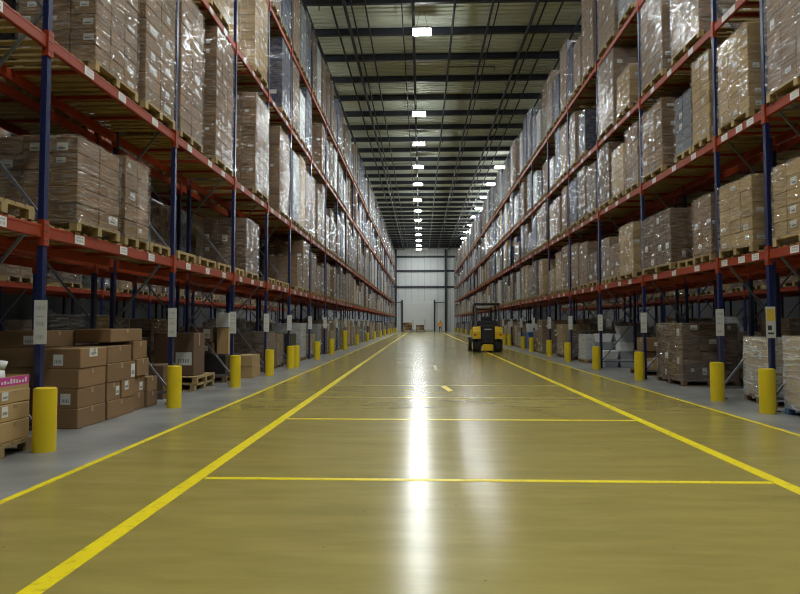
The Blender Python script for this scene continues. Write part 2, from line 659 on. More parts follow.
# ------------------------------------------------------------------ lamps
def lamp_meshes(wx, wy):
    h = MB()
    h.cbox(-wx / 2, wx / 2, -wy / 2, wy / 2, 0.03, 0.13, 'lamp_housing', 0.02)
    g = MB()
    a, c = wx / 2 - 0.015, wy / 2 - 0.015
    z0, z1 = -0.07, 0.03
    g.poly([(-a, -c, z0), (-a, c, z0), (a, c, z0), (a, -c, z0)], 'lamp_glow')
    g.poly([(-a, -c, z0), (a, -c, z0), (a, -c, z1), (-a, -c, z1)], 'lamp_side_fill')
    g.poly([(a, -c, z0), (a, c, z0), (a, c, z1), (a, -c, z1)], 'lamp_side_fill')
    g.poly([(a, c, z0), (-a, c, z0), (-a, c, z1), (a, c, z1)], 'lamp_side_fill')
    g.poly([(-a, c, z0), (-a, -c, z0), (-a, -c, z1), (-a, c, z1)], 'lamp_side_fill')
    s = MB()
    for e in (-0.25, 0.25):
        s.cyl((e, 0, 0.13), (e * 0.3, 0, 0.90), 0.008, 'conduit', 6)
    return h.mesh('housing'), g.mesh('diffuser'), s.mesh('hanger')


LM1, LM2 = lamp_meshes(0.78, 0.46), lamp_meshes(1.15, 0.40)


def lamp(x, y, z, lm, label, group):
    t = thing('high_bay_lamp', label, 'lamp', (x, y, z), 0, group)
    put('housing', lm[0], t); put('diffuser', lm[1], t); put('hanger', lm[2], t)


cy = [25.3, 35.4, 41.4, 47.5, 53.6, 60.5, 66.5, 72.5, 78.5, 84.5, 90.5, 96.5, 101.5]
for y in (-11, -5, 1, 7, 13, 19.2):
    lamp(-0.2, y, 13.5, LM1, 'bright rectangular high-bay lamp over the camera end of the middle aisle', 'lamps over the camera end of the aisle')
for i, y in enumerate(cy):
    lamp((0.06, -0.1, -0.12, -0.2, -0.25, -0.33)[min(i, 5)], y, 13.5, LM1, 'bright rectangular high-bay lamp over middle of the aisle, %s from the camera' % ordinal(i + 1), 'lamps over the middle of the aisle')
for i, y in enumerate((48.3, 54.2, 60, 65.7, 71, 77, 83, 89)):
    lamp(6.35, y, 13.6, LM2, 'wide ceiling lamp above the top of right rack, %s from the camera' % ordinal(i + 1), 'lamps above the right rack')
for y in range(3, 20, 5):  # unseen near lamps, added so the aisle floor gets more light
    lamp(6.35, y, 13.6, LM2, 'unseen wide lamp added above the near part of the right rack for floor light', 'added lamps above the near part of the right rack')
for y in range(6, 96, 6):  # unseen row added to light the aisle floor and racks
    lamp(-6.9, y, 13.6, LM2, 'unseen wide lamp added above the left rack for floor light', 'added lamps above the left rack')
for xx, nm, st_ in ((-8.5, 'left', 18.0), (9.7, 'right', 12.0)):
    for i in range(5):
        lamp(xx, 10 + i * st_, 13.5, LM1, 'high-bay lamp over the side aisle behind the %s rack' % nm, 'lamps over the %s side aisle' % nm)

# ------------------------------------------------------------------ racks
XL, XR = -4.35, 5.6
DEP = 1.05
LZ = [2.45, 4.66, 7.85, 10.5]
RZ = [2.5, 4.8, 7.0, 9.52]
LF = [3.2, 6.95, 10.69, 14.17, 17.26, 20.3] + [24.1 + 3.8 * i for i in range(22)]
RF = [6.3, 10.13, 11.81, 15.77, 19.55] + [23.4 + 3.8 * i for i in range(22)]
BH, BT, DK = 0.15, 0.05, 0.022          # beam height, beam thickness, deck board thickness
POSTW = 0.08


def post_mesh(h):
    b = MB()
    w, t = POSTW / 2, 0.008
    b.box(-0.034, -0.034 + t, -w, w, 0, h, 'steel_blue')
    b.box(0.034 - t, 0.034, -w, w, 0, h, 'steel_blue')
    b.box(-0.034 + t, 0.034 - t, -w, -w + t, 0, h, 'steel_blue')
    b.box(-0.034 + t, 0.034 - t, w - t, w, 0, h, 'steel_blue')
    b.box(-0.034 + t, 0.034 - t, -w + t, w - t, h - 0.01, h, 'steel_blue')
    return b.mesh('post')


def bracing_mesh(h, sgn, mt='steel_zinc'):
    b = MB()
    z, k = 0.25, 0
    x0, x1 = sgn * 0.04, sgn * (DEP - 0.04)
    b.bar((x0, 0, 0.2), (x1, 0, 0.2), 0.03, 0.04, mt)
    while z + 1.25 < h:
        p, q = ((x0, 0, z), (x1, 0, z + 1.2)) if k % 2 == 0 else ((x1, 0, z), (x0, 0, z + 1.2))
        b.bar(p, q, 0.025, 0.035, mt)
        z += 1.2; k += 1
    b.bar((x0, 0, z), (x1, 0, z), 0.03, 0.04, mt)
    return b.mesh('bracing')


def foot_mesh():
    b = MB()
    b.box(-0.075, 0.075, -0.075, 0.075, 0, 0.008, 'steel_blue')
    for sx, sy in ((-1, -1), (1, 1)):
        b.cyl((sx * 0.06, sy * 0.06, 0.008), (sx * 0.06, sy * 0.06, 0.03), 0.01, 'steel_zinc', 6)
    return b.mesh('foot_plate')


def beam_mesh(l):
    """step beam along +y, origin at its start, outer face towards -x*"""
    b = MB()
    b.cbox(-BT / 2, BT / 2, 0, l, -BH / 2, BH / 2, 'steel_orange', 0.006)
    b.box(-BT / 2 - 0.004, -BT / 2, 0.06, l - 0.06, -BH / 2 + 0.012, -BH / 2 + 0.03, 'steel_orange')
    b.box(-BT / 2 - 0.004, -BT / 2, 0.06, l - 0.06, BH / 2 - 0.03, BH / 2 - 0.012, 'steel_orange')
    return b.mesh('beam')


def connector_mesh(s, h=0.30):
    b = MB()
    y0, y1 = (-POSTW / 2 - 0.006, -0.001) if s > 0 else (0.001, POSTW / 2 + 0.006)
    b.box(-0.050, -0.0345, y0, y1, -h * 0.55, h * 0.45, 'steel_orange')
    if s > 0:
        b.box(-0.050, 0.03, -POSTW / 2 - 0.010, -POSTW / 2 - 0.001, -h * 0.55, h * 0.45, 'steel_orange')
    else:
        b.box(-0.050, 0.03, POSTW / 2 + 0.001, POSTW / 2 + 0.010, -h * 0.55, h * 0.45, 'steel_orange')
    for z in (-0.1, 0.0, 0.08):
        b.cyl((-0.050, (y0 + y1) / 2, z), (-0.058, (y0 + y1) / 2, z), 0.008, 'steel_zinc', 6)
    return b.mesh('beam_connector')


def deck_boards(b, x0, x1, l, detail=True):
    y = 0.06
    rr = random.Random(int(l * 100))
    while y < l - 0.1:
        w = rr.uniform(0.085, 0.13)
        b.box(x0, x1, y, min(y + w, l - 0.03), 0, DK, 'deck_board')
        y += w + rr.uniform(0.05, 0.10)
    if detail:
        for f in (0.25, 0.5, 0.75):
            b.box(x0 + 0.05, x1 - 0.05, l * f - 0.02, l * f + 0.02, -0.05, -0.001, 'steel_orange')


def sign_mesh(w, h, kind=0):
    b = MB()
    b.box(-w / 2, w / 2, -0.004, 0, 0, h, 'label_white')
    yf = -0.0055
    if kind == 1:
        b.box(-w * 0.42, w * 0.42, yf, -0.004, h * 0.55, h * 0.92, 'sign_yellow')
        b.box(-w * 0.3, w * 0.3, yf, -0.004, h * 0.12, h * 0.18, 'ink')
        b.box(-w * 0.3, w * 0.1, yf, -0.004, h * 0.25, h * 0.40, 'ink')
    else:
        rr = random.Random(kind + 5)
        for z in (0.78, 0.42, 0.12):
            x = -w * 0.32
            while x < w * 0.3:
                q = rr.uniform(0.004, 0.012)
                b.box(x, x + q, yf, -0.004, h * z, h * (z + 0.09), 'ink_soft')
                x += q + rr.uniform(0.006, 0.014)
        b.box(-w * 0.3, w * 0.25, yf, -0.004, h * 0.62, h * 0.64, 'ink_soft')
    return b.mesh('location_sign')


def beam_label_mesh():
    b = MB()
    b.box(-0.003, 0, -0.11, 0.11, -0.055, 0.055, 'label_white')
    for i in range(8):
        y = -0.08 + i * 0.02
        b.box(-0.0042, -0.003, y, y + (0.006 if i % 3 else 0.012), -0.03, 0.0, 'ink_soft')
    b.box(-0.0042, -0.003, -0.08, 0.06, 0.018, 0.036, 'ink_soft')
    return b.mesh('beam_label')


FOOT = foot_mesh()
CON = {1: connector_mesh(1), -1: connector_mesh(-1)}
# for a rack whose front faces +x (left rack) meshes are turned half a turn, which swaps their ends
BEAML = beam_label_mesh()
SIGNS = [sign_mesh(0.15, 0.50, k) for k in (0, 2, 3)] + [sign_mesh(0.15, 0.50, 1)]
_cache = {}


def cached(key, fn):
    if key not in _cache:
        _cache[key] = fn()
    return _cache[key]


def rack_row(label, group, xf, sgn, frames, levels, ztop, near=8, beam_cap=100, sign_y=-1, labels=True, first_levels=None):
    """xf front post centre x; sgn = +1 when the depth runs to +x (front faces -x)"""
    root = thing('pallet_rack', label, 'pallet rack', (xf, frames[0], 0), 0, group)
    ox, oy = xf, frames[0]
    rear = sgn * DEP
    pm = cached(('post', ztop), lambda: post_mesh(ztop))
    brm = cached(('br', ztop, sgn), lambda: bracing_mesh(ztop, sgn))
    for i, y in enumerate(frames):
        fr = part('upright_frame', root, (0, y - oy, 0))
        put('post', pm, fr, (0, 0, 0))
        put('post', pm, fr, (rear, 0, 0))
        put('bracing', brm, fr)
        if i < near:
            put('foot_plate', FOOT, fr, (0, 0, 0)); put('foot_plate', FOOT, fr, (rear, 0, 0))
        if labels and 0 < i < 14:
            km = 3 if (sgn > 0 and i == 1) else i % 3
            put('location_sign', SIGNS[km], fr, (-sgn * 0.030, -0.044, 1.16))
    rest_b, rest_d = MB(), MB()
    nb = nd = 0
    rz = 0 if sgn > 0 else math.pi
    for i in range(len(frames) - 1):
        y0, y1 = frames[i], frames[i + 1]
        l = y1 - y0 - POSTW - 0.022
        for li, z in enumerate(levels):
            if first_levels and i < first_levels.get(li, 0):
                continue
            for xx, turn in ((0, 0), (rear, math.pi)):
                # outer face looks away from the rack's middle
                r = rz + turn
                flip = abs(math.cos(r) + 1) < 1e-6
                if nb < beam_cap:
                    bmh = cached(('beam', round(l, 3)), lambda: beam_mesh(l))
                    yy = (y0 + POSTW / 2 + 0.011) if not flip else (y1 - POSTW / 2 - 0.011)
                    bo = put('beam', bmh, root, (xx, yy - oy, z), r)
                    nb += 1
                    # connectors in beam space (x axis points inwards)
                    put('beam_connector', CON[-1], bo, (0, -POSTW / 2 - 0.011, 0))
                    put('beam_connector', CON[1], bo, (0, l + POSTW / 2 + 0.011, 0))
                    if labels and turn == 0 and i < 10 and li < 3:
                        for f in (0.22, 0.5, 0.8):
                            put('beam_label', BEAML, bo, (-BT / 2 - 0.004, l * f + random.uniform(-0.12, 0.12), 0))
                else:
                    rest_b.box(xx - BT / 2, xx + BT / 2, y0 + 0.06 - oy, y1 - 0.06 - oy, z - BH / 2, z + BH / 2, 'steel_orange')
                    for ye in (y0, y1):
                        rest_b.box(xx - 0.06, xx + 0.06, ye - 0.06 - oy, ye + 0.06 - oy, z - 0.16, z + 0.13, 'steel_orange')
            if nd < 100:
                dm = cached(('deck', round(l, 3), sgn), lambda: (lambda q: (deck_boards(q, min(0, rear) + 0.0, max(0, rear) - 0.0, l), q.mesh('deck'))[1])(MB()))
                put('deck', dm, root, (0, y0 + POSTW / 2 + 0.011 - oy, z + BH / 2))
                nd += 1
            else:
                q = MB()
                deck_boards(q, min(0, rear), max(0, rear), l, False)
                bse = len(rest_d.v)
                rest_d.v.extend([(a, c + y0 + 0.06 - oy, e + z + BH / 2) for a, c, e in q.v])
                kk = rest_d.mi('deck_board')
                for f in q.f:
                    rest_d.face(tuple(bse + j for j in f), kk)
    if rest_b.v:
        tag(rest_b.build('far_beams', root), kind='stuff')
    if rest_d.v:
        tag(rest_d.build('far_decks', root), kind='stuff')
    return root


rack_row('long blue and orange pallet rack along the left side of the aisle', 'pallet racks', XL, -1, LF, LZ, 12.3)
rack_row('long blue and orange pallet rack along the right side of the aisle', 'pallet racks', XR, 1, RF, RZ, 12.2)
B2L, B2R = -6.85, 8.05
F2L = [7.0 + 3.8 * i for i in range(13)]
F2R = [9.6 + 3.8 * i for i in range(13)]
rack_row('blue and orange pallet rack standing back to back behind the left rack', 'pallet racks', B2L, 1, F2L, LZ, 12.3, near=3, labels=False)
rack_row('blue and orange pallet rack standing back to back behind the right rack', 'pallet racks', B2R, -1, F2R, RZ, 12.3, near=3, labels=False)
F3L = [10.0 + 3.8 * i for i in range(12)]
F3R = [12.0 + 3.8 * i for i in range(12)]
rack_row('pallet rack across the dim side aisle beyond the left racks', 'pallet racks', -11.2, -1, F3L, LZ[:3], 9.5, near=0, labels=False)
rack_row('pallet rack across the dim side aisle beyond the right racks', 'pallet racks', 12.0, 1, F3R, RZ[:3], 9.5, near=0, labels=False)

rack_row('pallet rack at the far left, back to back with the rack across the side aisle', 'pallet racks', -13.6, 1, F3L, LZ[:2], 9.5, near=0, labels=False)
rack_row('pallet rack at the far right, back to back with the rack across the side aisle', 'pallet racks', 14.4, -1, F3R, RZ[:2], 9.5, near=0, labels=False)

# ------------------------------------------------------------------ pallets, cartons, loads
PH = 0.145


def emit_pallet(b, wx, wy, mt, ox=0, oy=0, oz=0, simple=False):
    """blocks and boards; wx depth (x), wy width (y); the openings look along both ways"""
    x0, x1, y0, y1 = ox - wx / 2, ox + wx / 2, oy - wy / 2, oy + wy / 2
    bw = 0.10
    if simple:
        b.box(x0, x1, y0, y1, oz + 0.12, oz + PH, mt)
        for yy in (y0, oy - bw / 2, y1 - bw):
            b.box(x0, x1, yy, yy + bw, oz, oz + 0.12, mt)
        return
    ys = [y0, oy - bw / 2, y1 - bw]
    xs = [x0, ox - bw / 2, x1 - bw]
    for yy in ys:
        b.box(x0, x1, yy, yy + bw, oz, oz + 0.022, mt)
        for xx in xs:
            b.box(xx, xx + bw, yy, yy + bw, oz + 0.022, oz + 0.10, mt)
    for xx in xs:
        b.box(xx, xx + bw, y0, y1, oz + 0.10, oz + 0.122, mt)
    n = max(5, int(wy / 0.16))
    # top deck boards run along x
    st = wy / n
    for i in range(n):
        b.box(x0, x1, y0 + i * st + 0.008, y0 + (i + 1) * st - 0.008, oz + 0.122, oz + PH, mt)


STY = {
    # name: (carton material, film, carton size wy, wx, h, words)
    'brown': ('carton_brown', 'film_clear', 0.48, 0.42, 0.215, 'brown carton'),
    'dark': ('carton_dark', 'film_clear', 0.40, 0.40, 0.29, 'dark brown carton'),
    'tan': ('carton_tan', 'film_clear', 0.38, 0.40, 0.22, 'tan carton'),
    'white': ('carton_white', 'film_milky', 0.40, 0.40, 0.26, 'white box'),
    'grey': ('carton_grey', 'film_milky', 0.50, 0.50, 0.30, 'grey box'),
    'navy': ('carton_navy', 'film_clear', 0.50, 0.50, 0.30, 'navy box'),
    'slate': ('carton_slate', 'film_clear', 0.40, 0.40, 0.24, 'slate-blue box'),
    'milky': ('carton_brown', 'film_milky', 0.40, 0.40, 0.28, 'whitish-filmed carton'),
    'black': ('film_black', None, 0.60, 0.60, 0.45, 'black-filmed box'),
}


def carton_mesh(wx, wy, h, mt, variant, side):
    """one carton, origin at the middle of its base; tape over the top, sometimes a white label (side = aisle side in x)"""
    b = MB()
    b.cbox(-wx / 2, wx / 2, -wy / 2, wy / 2, 0, h, mt, 0.007)
    e = 0.0015
    if mt.startswith('carton') and variant != 2:
        tm = 'tape' if mt in ('carton_brown', 'carton_dark', 'carton_tan') else 'label_white'
        if tm == 'tape':
            b.box(-wx / 2 + 0.01, wx / 2 - 0.01, -0.025, 0.025, h, h + e, 'tape')
            b.box(side * wx / 2 if side < 0 else wx / 2, side * wx / 2 + side * e if side > 0 else wx / 2, -0.025, 0.025, h * 0.72, h - 0.008, 'tape') if False else None
    rr = random.Random(variant * 31 + int(wy * 1000) + int(h * 700))
    if variant in (1, 3, 4):
        xs = side * wx / 2
        w, v = rr.uniform(.2, .5), rr.uniform(.25, .55)
        a, c = rr.uniform(-.47, .45 - w), rr.uniform(.08, .9 - v)
        b.box(min(xs, xs + side * e), max(xs, xs + side * e), wy * a, wy * (a + w), h * c, h * (c + v), 'label_white')
        b.box(min(xs, xs + side * 2 * e), max(xs, xs + side * 2 * e), wy * (a + w * .15), wy * (a + w * .7), h * (c + v * .2), h * (c + v * .4), 'carton_grey')
    if variant in (2, 4, 5):
        w, v = rr.uniform(.15, .45), rr.uniform(.25, .5)
        a, c = rr.uniform(-.47, .45 - w), rr.uniform(.08, .9 - v)
        b.box(wx * a, wx * (a + w), -wy / 2 - e, -wy / 2, h * c, h * (c + v), 'label_white')
        b.box(wx * (a + w * .15), wx * (a + w * .75), -wy / 2 - 2 * e, -wy / 2 - e, h * (c + v * .2), h * (c + v * .4), 'carton_grey')
    return b.mesh('carton')


def grid(wx, wy, height, st):
    mt, film, cw, cd, ch, _ = STY[st]
    ny, nx, nz = max(1, round(wy / cw)), max(1, round(wx / cd)), max(1, round(height / ch))
    return ny, nx, nz, wy / ny, wx / nx, height / nz


def emit_stack(b, wx, wy, height, st, side, seed, ox=0, oy=0, oz=0, fine=True):
    mt = STY[st][0]
    ny, nx, nz, sy, sx, sz = grid(wx, wy, height, st)
    rr = random.Random(seed)
    g = 0.006
    for k in range(nz):
        for j in range(ny):
            for i in range(nx):
                if 0 < i < nx - 1 and 0 < j < ny - 1 and k < nz - 1:
                    continue
                jx, jy = rr.uniform(-.006, .006), rr.uniform(-.005, .005)
                x0 = ox - wx / 2 + i * sx + g + jx; x1 = x0 + sx - 2 * g
                y0 = oy - wy / 2 + j * sy + g + jy; y1 = y0 + sy - 2 * g
                z0 = oz + k * sz; z1 = z0 + sz - 0.005
                if fine:
                    b.cbox(x0, x1, y0, y1, z0, z1, mt, 0.008)
                else:
                    b.box(x0, x1, y0, y1, z0, z1, mt)
                if st not in ('black',) and rr.random() < 0.22:
                    f = rr.uniform(0.15, 0.5)
                    if i == (nx - 1 if side > 0 else 0):
                        xs = x1 if side > 0 else x0
                        b.box(min(xs, xs + side * .002), max(xs, xs + side * .002), y0 + (y1 - y0) * f, y0 + (y1 - y0) * (f + .4), z0 + .3 * sz, z0 + .75 * sz, 'label_white')
                    if j == 0 and rr.random() < 0.6:
                        b.box(x0 + (x1 - x0) * f, x0 + (x1 - x0) * (f + .4), y0 - .002, y0, z0 + .35 * sz, z0 + .75 * sz, 'label_white')


def emit_wrap(b, wx, wy, height, film, seed, ox=0, oy=0, oz=0, n=4):
    """loose film shell around the stack, slightly lumpy, open at the bottom"""
    rr = random.Random(seed)
    e = 0.018
    hx, hy = wx / 2 + e, wy / 2 + e
    nz = max(3, int(height / 0.3)) if n > 1 else 1
    ring = []
    for i in range(n):
        ring.append((-hx + 2 * hx * i / n, -hy))
    for i in range(n):
        ring.append((hx, -hy + 2 * hy * i / n))
    for i in range(n):
        ring.append((hx - 2 * hx * i / n, hy))
    for i in range(n):
        ring.append((-hx, hy - 2 * hy * i / n))
    m = len(ring)
    base = len(b.v)
    k = b.mi(film)
    for q in range(nz + 1):
        z = -0.05 + (height + 0.05 + 0.012) * q / nz
        for x, y in ring:
            s = 1 + (rr.uniform(-0.012, 0.012) if n > 1 else 0)
            s = max(s, 1 - 0.5 * e / max(hx, hy))
            b.v.append((ox + x * s, oy + y * s, oz + z))
    for q in range(nz):
        for i in range(m):
            j = (i + 1) % m
            b.face((base + q * m + i, base + q * m + j, base + (q + 1) * m + j, base + (q + 1) * m + i), k, n > 1 and False)
    b.face(tuple(base + nz * m + i for i in range(m)), k)


WV = 3
N_LOADS = [0]
STUFF = MB()


def load(side, xc, yc, z, wx, wy, height, st, label, group, detail=0, rz=0.0, pal='wood_pale', film='style', top=None, name='pallet_load'):
    """side: +1 when the aisle is on the load's +x side"""
    height = round(height / 0.05) * 0.05
    t = thing(name, label, 'pallet load', (xc, yc, z), rz, group)
    N_LOADS[0] += 1
    pm = cached(('pal', wx, wy, pal), lambda: (lambda q: (emit_pallet(q, wx, wy, pal), q.mesh('pallet'))[1])(MB()))
    put('pallet', pm, t)
    w2, d2 = wy - 0.03, wx - 0.03
    if detail:
        ny, nx, nz, sy, sx, sz = grid(d2, w2, height, st)
        mt = STY[st][0]
        vs = [cached(('car', round(sx, 3), round(sy, 3), round(sz, 3), mt, v, side), lambda v=v: carton_mesh(sx - .012, sy - .012, sz - .004, mt, v, side)) for v in range(6)]
        tp = None
        if top:
            tp = cached(('car', round(sx, 3), round(sy, 3), round(sz, 3), STY[top][0], 0, side), lambda: carton_mesh(sx - .008, sy - .008, sz - .002, STY[top][0], 0, side))
        for k in range(nz):
            for j in range(ny):
                for i in range(nx):
                    if 0 < i < nx - 1 and 0 < j < ny - 1 and k < nz - 1:
                        continue
                    v = random.choice((0, 0, 0, 0, 1, 2, 3, 4, 5))
                    me = tp if (tp and k == nz - 1) else vs[v]
                    put('carton', me, t, (-d2 / 2 + (i + .5) * sx + random.uniform(-.004, .004), -w2 / 2 + (j + .5) * sy + random.uniform(-.004, .004), PH + k * sz), random.uniform(-.012, .012))
    else:
        sd = random.randrange(WV)
        sm = cached(('stk', wx, wy, height, st, side, sd), lambda: (lambda q: (emit_stack(q, d2, w2, height, st, side, sd), q.mesh('carton_stack'))[1])(MB()))
        put('carton_stack', sm, t, (0, 0, PH))
    fl = STY[st][1] if film == 'style' else film
    if fl:
        sd = random.randrange(WV)
        wm = cached(('wrp', wx, wy, height, fl, sd), lambda: (lambda q: (emit_wrap(q, d2, w2, height, fl, sd), q.mesh('stretch_wrap'))[1])(MB()))
        put('stretch_wrap', wm, t, (0, 0, PH))
    return t


def pallet(xc, yc, z, wx, wy, label, pal='wood_pale', group='empty pallets', rz=0.0):
    pm = cached(('pal', wx, wy, pal), lambda: (lambda q: (emit_pallet(q, wx, wy, pal), q.mesh('pallet'))[1])(MB()))
    return tag(put('wooden_pallet', pm, None, (xc, yc, z), rz), label, 'pallet', group)


LEVW = ['floor', 'first level', 'second level', 'third level', 'fourth level', 'fifth level']


def deck_z(zs, lv):
    return 0.001 if lv == 0 else zs[lv - 1] + BH / 2 + DK + 0.003


# explicit loads of the near bays: (y0, y1, height of goods, style, detail, label)
LX = {
    1: [(7.52, 8.62, 1.05, 'brown', 1, 'stickered brown carton load behind the first blue post of left rack, first level'),
        (8.85, 9.65, 1.15, 'brown', 1, 'narrow brown carton load with many white stickers, second on first level of left rack'),
        (15.1, 16.3, 1.30, 'dark', 1, None),
        (21.4, 22.4, 1.05, 'brown', 0, None), (22.6, 23.8, 1.75, 'brown', 0, None)],
    2: [(7.95, 9.2, 2.3, 'brown', 1, None), (9.4, 10.55, 2.6, 'brown', 1, None), (10.85, 12.0, 2.6, 'brown', 1, None), (12.75, 14.0, 2.80, 'brown', 1, None),
        (15.75, 17.1, 2.50, 'brown', 1, None), (18.7, 20.1, 2.55, 'brown', 1, None), (20.5, 21.6, 2.3, 'grey', 0, None), (21.75, 22.75, 2.5, 'tan', 0, None), (22.9, 23.95, 2.2, 'milky', 0, None)],
    3: [(12.3, 13.6, 2.2, 'tan', 0, None), (15.7, 17.0, 2.25, 'tan', 0, None), (18.8, 20.1, 2.2, 'navy', 0, None), (20.5, 21.6, 2.2, 'milky', 0, None), (21.8, 22.85, 1.7, 'white', 0, None), (22.95, 23.95, 2.2, 'navy', 0, None)],
    4: [(17.5, 18.6, 2.4, 'milky', 0, None), (18.8, 20.1, 2.4, 'navy', 0, None), (20.5, 21.6, 2.4, 'milky', 0, None), (21.8, 22.8, 2.2, 'grey', 0, None), (22.9, 23.9, 2.5, 'slate', 0, None)],
}
RX = {
    1: [(8.5, 9.95, 1.10, 'tan', 1, None), (10.5, 11.65, 1.15, 'tan', 1, 'tan carton load between the first two posts, first level of right rack'),
        (11.98, 12.78, 1.15, 'brown', 1, None), (13.85, 15.6, 1.20, 'dark', 1, 'wide dark brown carton load on first level of right rack, fourth from front'),
        (16.25, 17.45, 1.30, 'tan', 1, None), (17.65, 18.45, 0.9, 'brown', 0, None), (18.5, 19.3, 1.2, 'milky', 0, None)],
    2: [(8.4, 9.95, 1.80, 'milky', 1, None), (10.55, 11.65, 1.50, 'tan', 1, None), (11.95, 12.75, 1.65, 'tan', 1, None), (12.85, 13.65, 1.2, 'slate', 1, 'slate-blue filmed load among tan cartons on second level of right rack'),
        (14.3, 15.6, 1.55, 'brown', 1, None), (15.95, 16.95, 1.55, 'brown', 1, None), (17.05, 18.1, 1.3, 'tan', 0, None), (18.3, 19.4, 1.7, 'dark', 0, None)],
    3: [(12.3, 13.7, 2.1, 'milky', 1, None), (14.2, 15.6, 2.1, 'milky', 1, None), (16.4, 17.5, 1.05, 'tan', 1, None), (17.8, 19.35, 2.1, 'milky', 0, None)],
    4: [(16.0, 17.2, 1.5, 'grey', 0, None), (17.6, 19.3, 2.7, 'milky', 0, None), (19.8, 21.1, 2.75, 'milky', 0, None), (21.3, 22.3, 1.6, 'milky', 0, None), (22.4, 23.25, 1.9, 'navy', 0, None)],
}

ALL = []        # every load of the racks: (rank distance, side, row, level, y0, y1, h, style, detail, label)


def fill(row, side, frames, levels, xfront, start, skip_levels, gaps, wts, ground=True, seed=1, dens=0.92, ymax=999):
    rr = random.Random(seed)
    for i in range(len(frames) - 1):
        y0, y1 = frames[i] + 0.09, frames[i + 1] - 0.09
        if y0 > ymax:
            break
        for lv in range(0 if ground else 1, len(levels) + 1):
            if y0 < start.get(lv, 0):
                continue
            n = 3 if (y1 - y0) > 3.2 else 2
            w = (y1 - y0) / n
            for k in range(n):
                if rr.random() > (dens if lv else dens * 0.75):
                    continue
                if row == 'R' and lv == 0 and 31.0 < y0 + k * w < 34.2:
                    continue            # the big tubs stand here
                ya = y0 + k * w + rr.uniform(0.02, 0.10)
                yb = ya + rr.choice((0.8, 1.0, 1.0, 1.1))
                yb = min(yb, y0 + (k + 1) * w - 0.02)
                mx = gaps[lv]
                h = rr.uniform(0.5, 0.95) * mx if rr.random() < 0.6 else mx * rr.uniform(0.85, 1.0)
                st = rr.choices(list(wts[lv > 1].keys()), list(wts[lv > 1].values()))[0]
                ALL.append([ya, row, side, lv, ya, yb, h, st, 0, None])


WT = {False: dict(brown=5, dark=3, tan=3, milky=2, white=1, grey=1, navy=1), True: dict(brown=4, milky=4, white=4, grey=2, navy=6, slate=3, tan=1, dark=3)}
for lv, lst in LX.items():
    for y0, y1, h, st, dt, lb in lst:
        ALL.append([y0, 'L', 1, lv, y0, y1, h, st, dt, lb])
for lv, lst in RX.items():
    for y0, y1, h, st, dt, lb in lst:
        ALL.append([y0, 'R', -1, lv, y0, y1, h, st, dt, lb])
GL = [1.5, 1.7, 2.75, 2.2, 2.6]
GR = [1.5, 1.75, 1.75, 2.05, 2.6]
fill('L', 1, LF, LZ, XL, {0: 27.9, 1: 24, 2: 24, 3: 24, 4: 24}, None, GL, WT, True, 11)
fill('R', -1, RF, RZ, XR, {0: 27.0, 1: 19.5, 2: 19.5, 3: 19.5, 4: 23.3}, None, GR, WT, True, 12)
fill('BL', -1, F2L, LZ[:2], B2L, {0: 8}, None, [1.5, 1.6, 2.4], WT, True, 13, 0.85)
fill('BR', 1, F2R, RZ[:3], B2R, {0: 8}, None, [1.5, 1.6, 1.7, 1.9], WT, True, 14, 0.85)
fill('CL', 1, F3L, LZ[:3], -11.2, {}, None, [1.5, 1.6, 2.4, 2.0], WT, True, 15, 0.85)
fill('CR', -1, F3R, RZ[:3], 12.0, {}, None, [1.5, 1.6, 1.7, 2.0], WT, True, 16, 0.85)

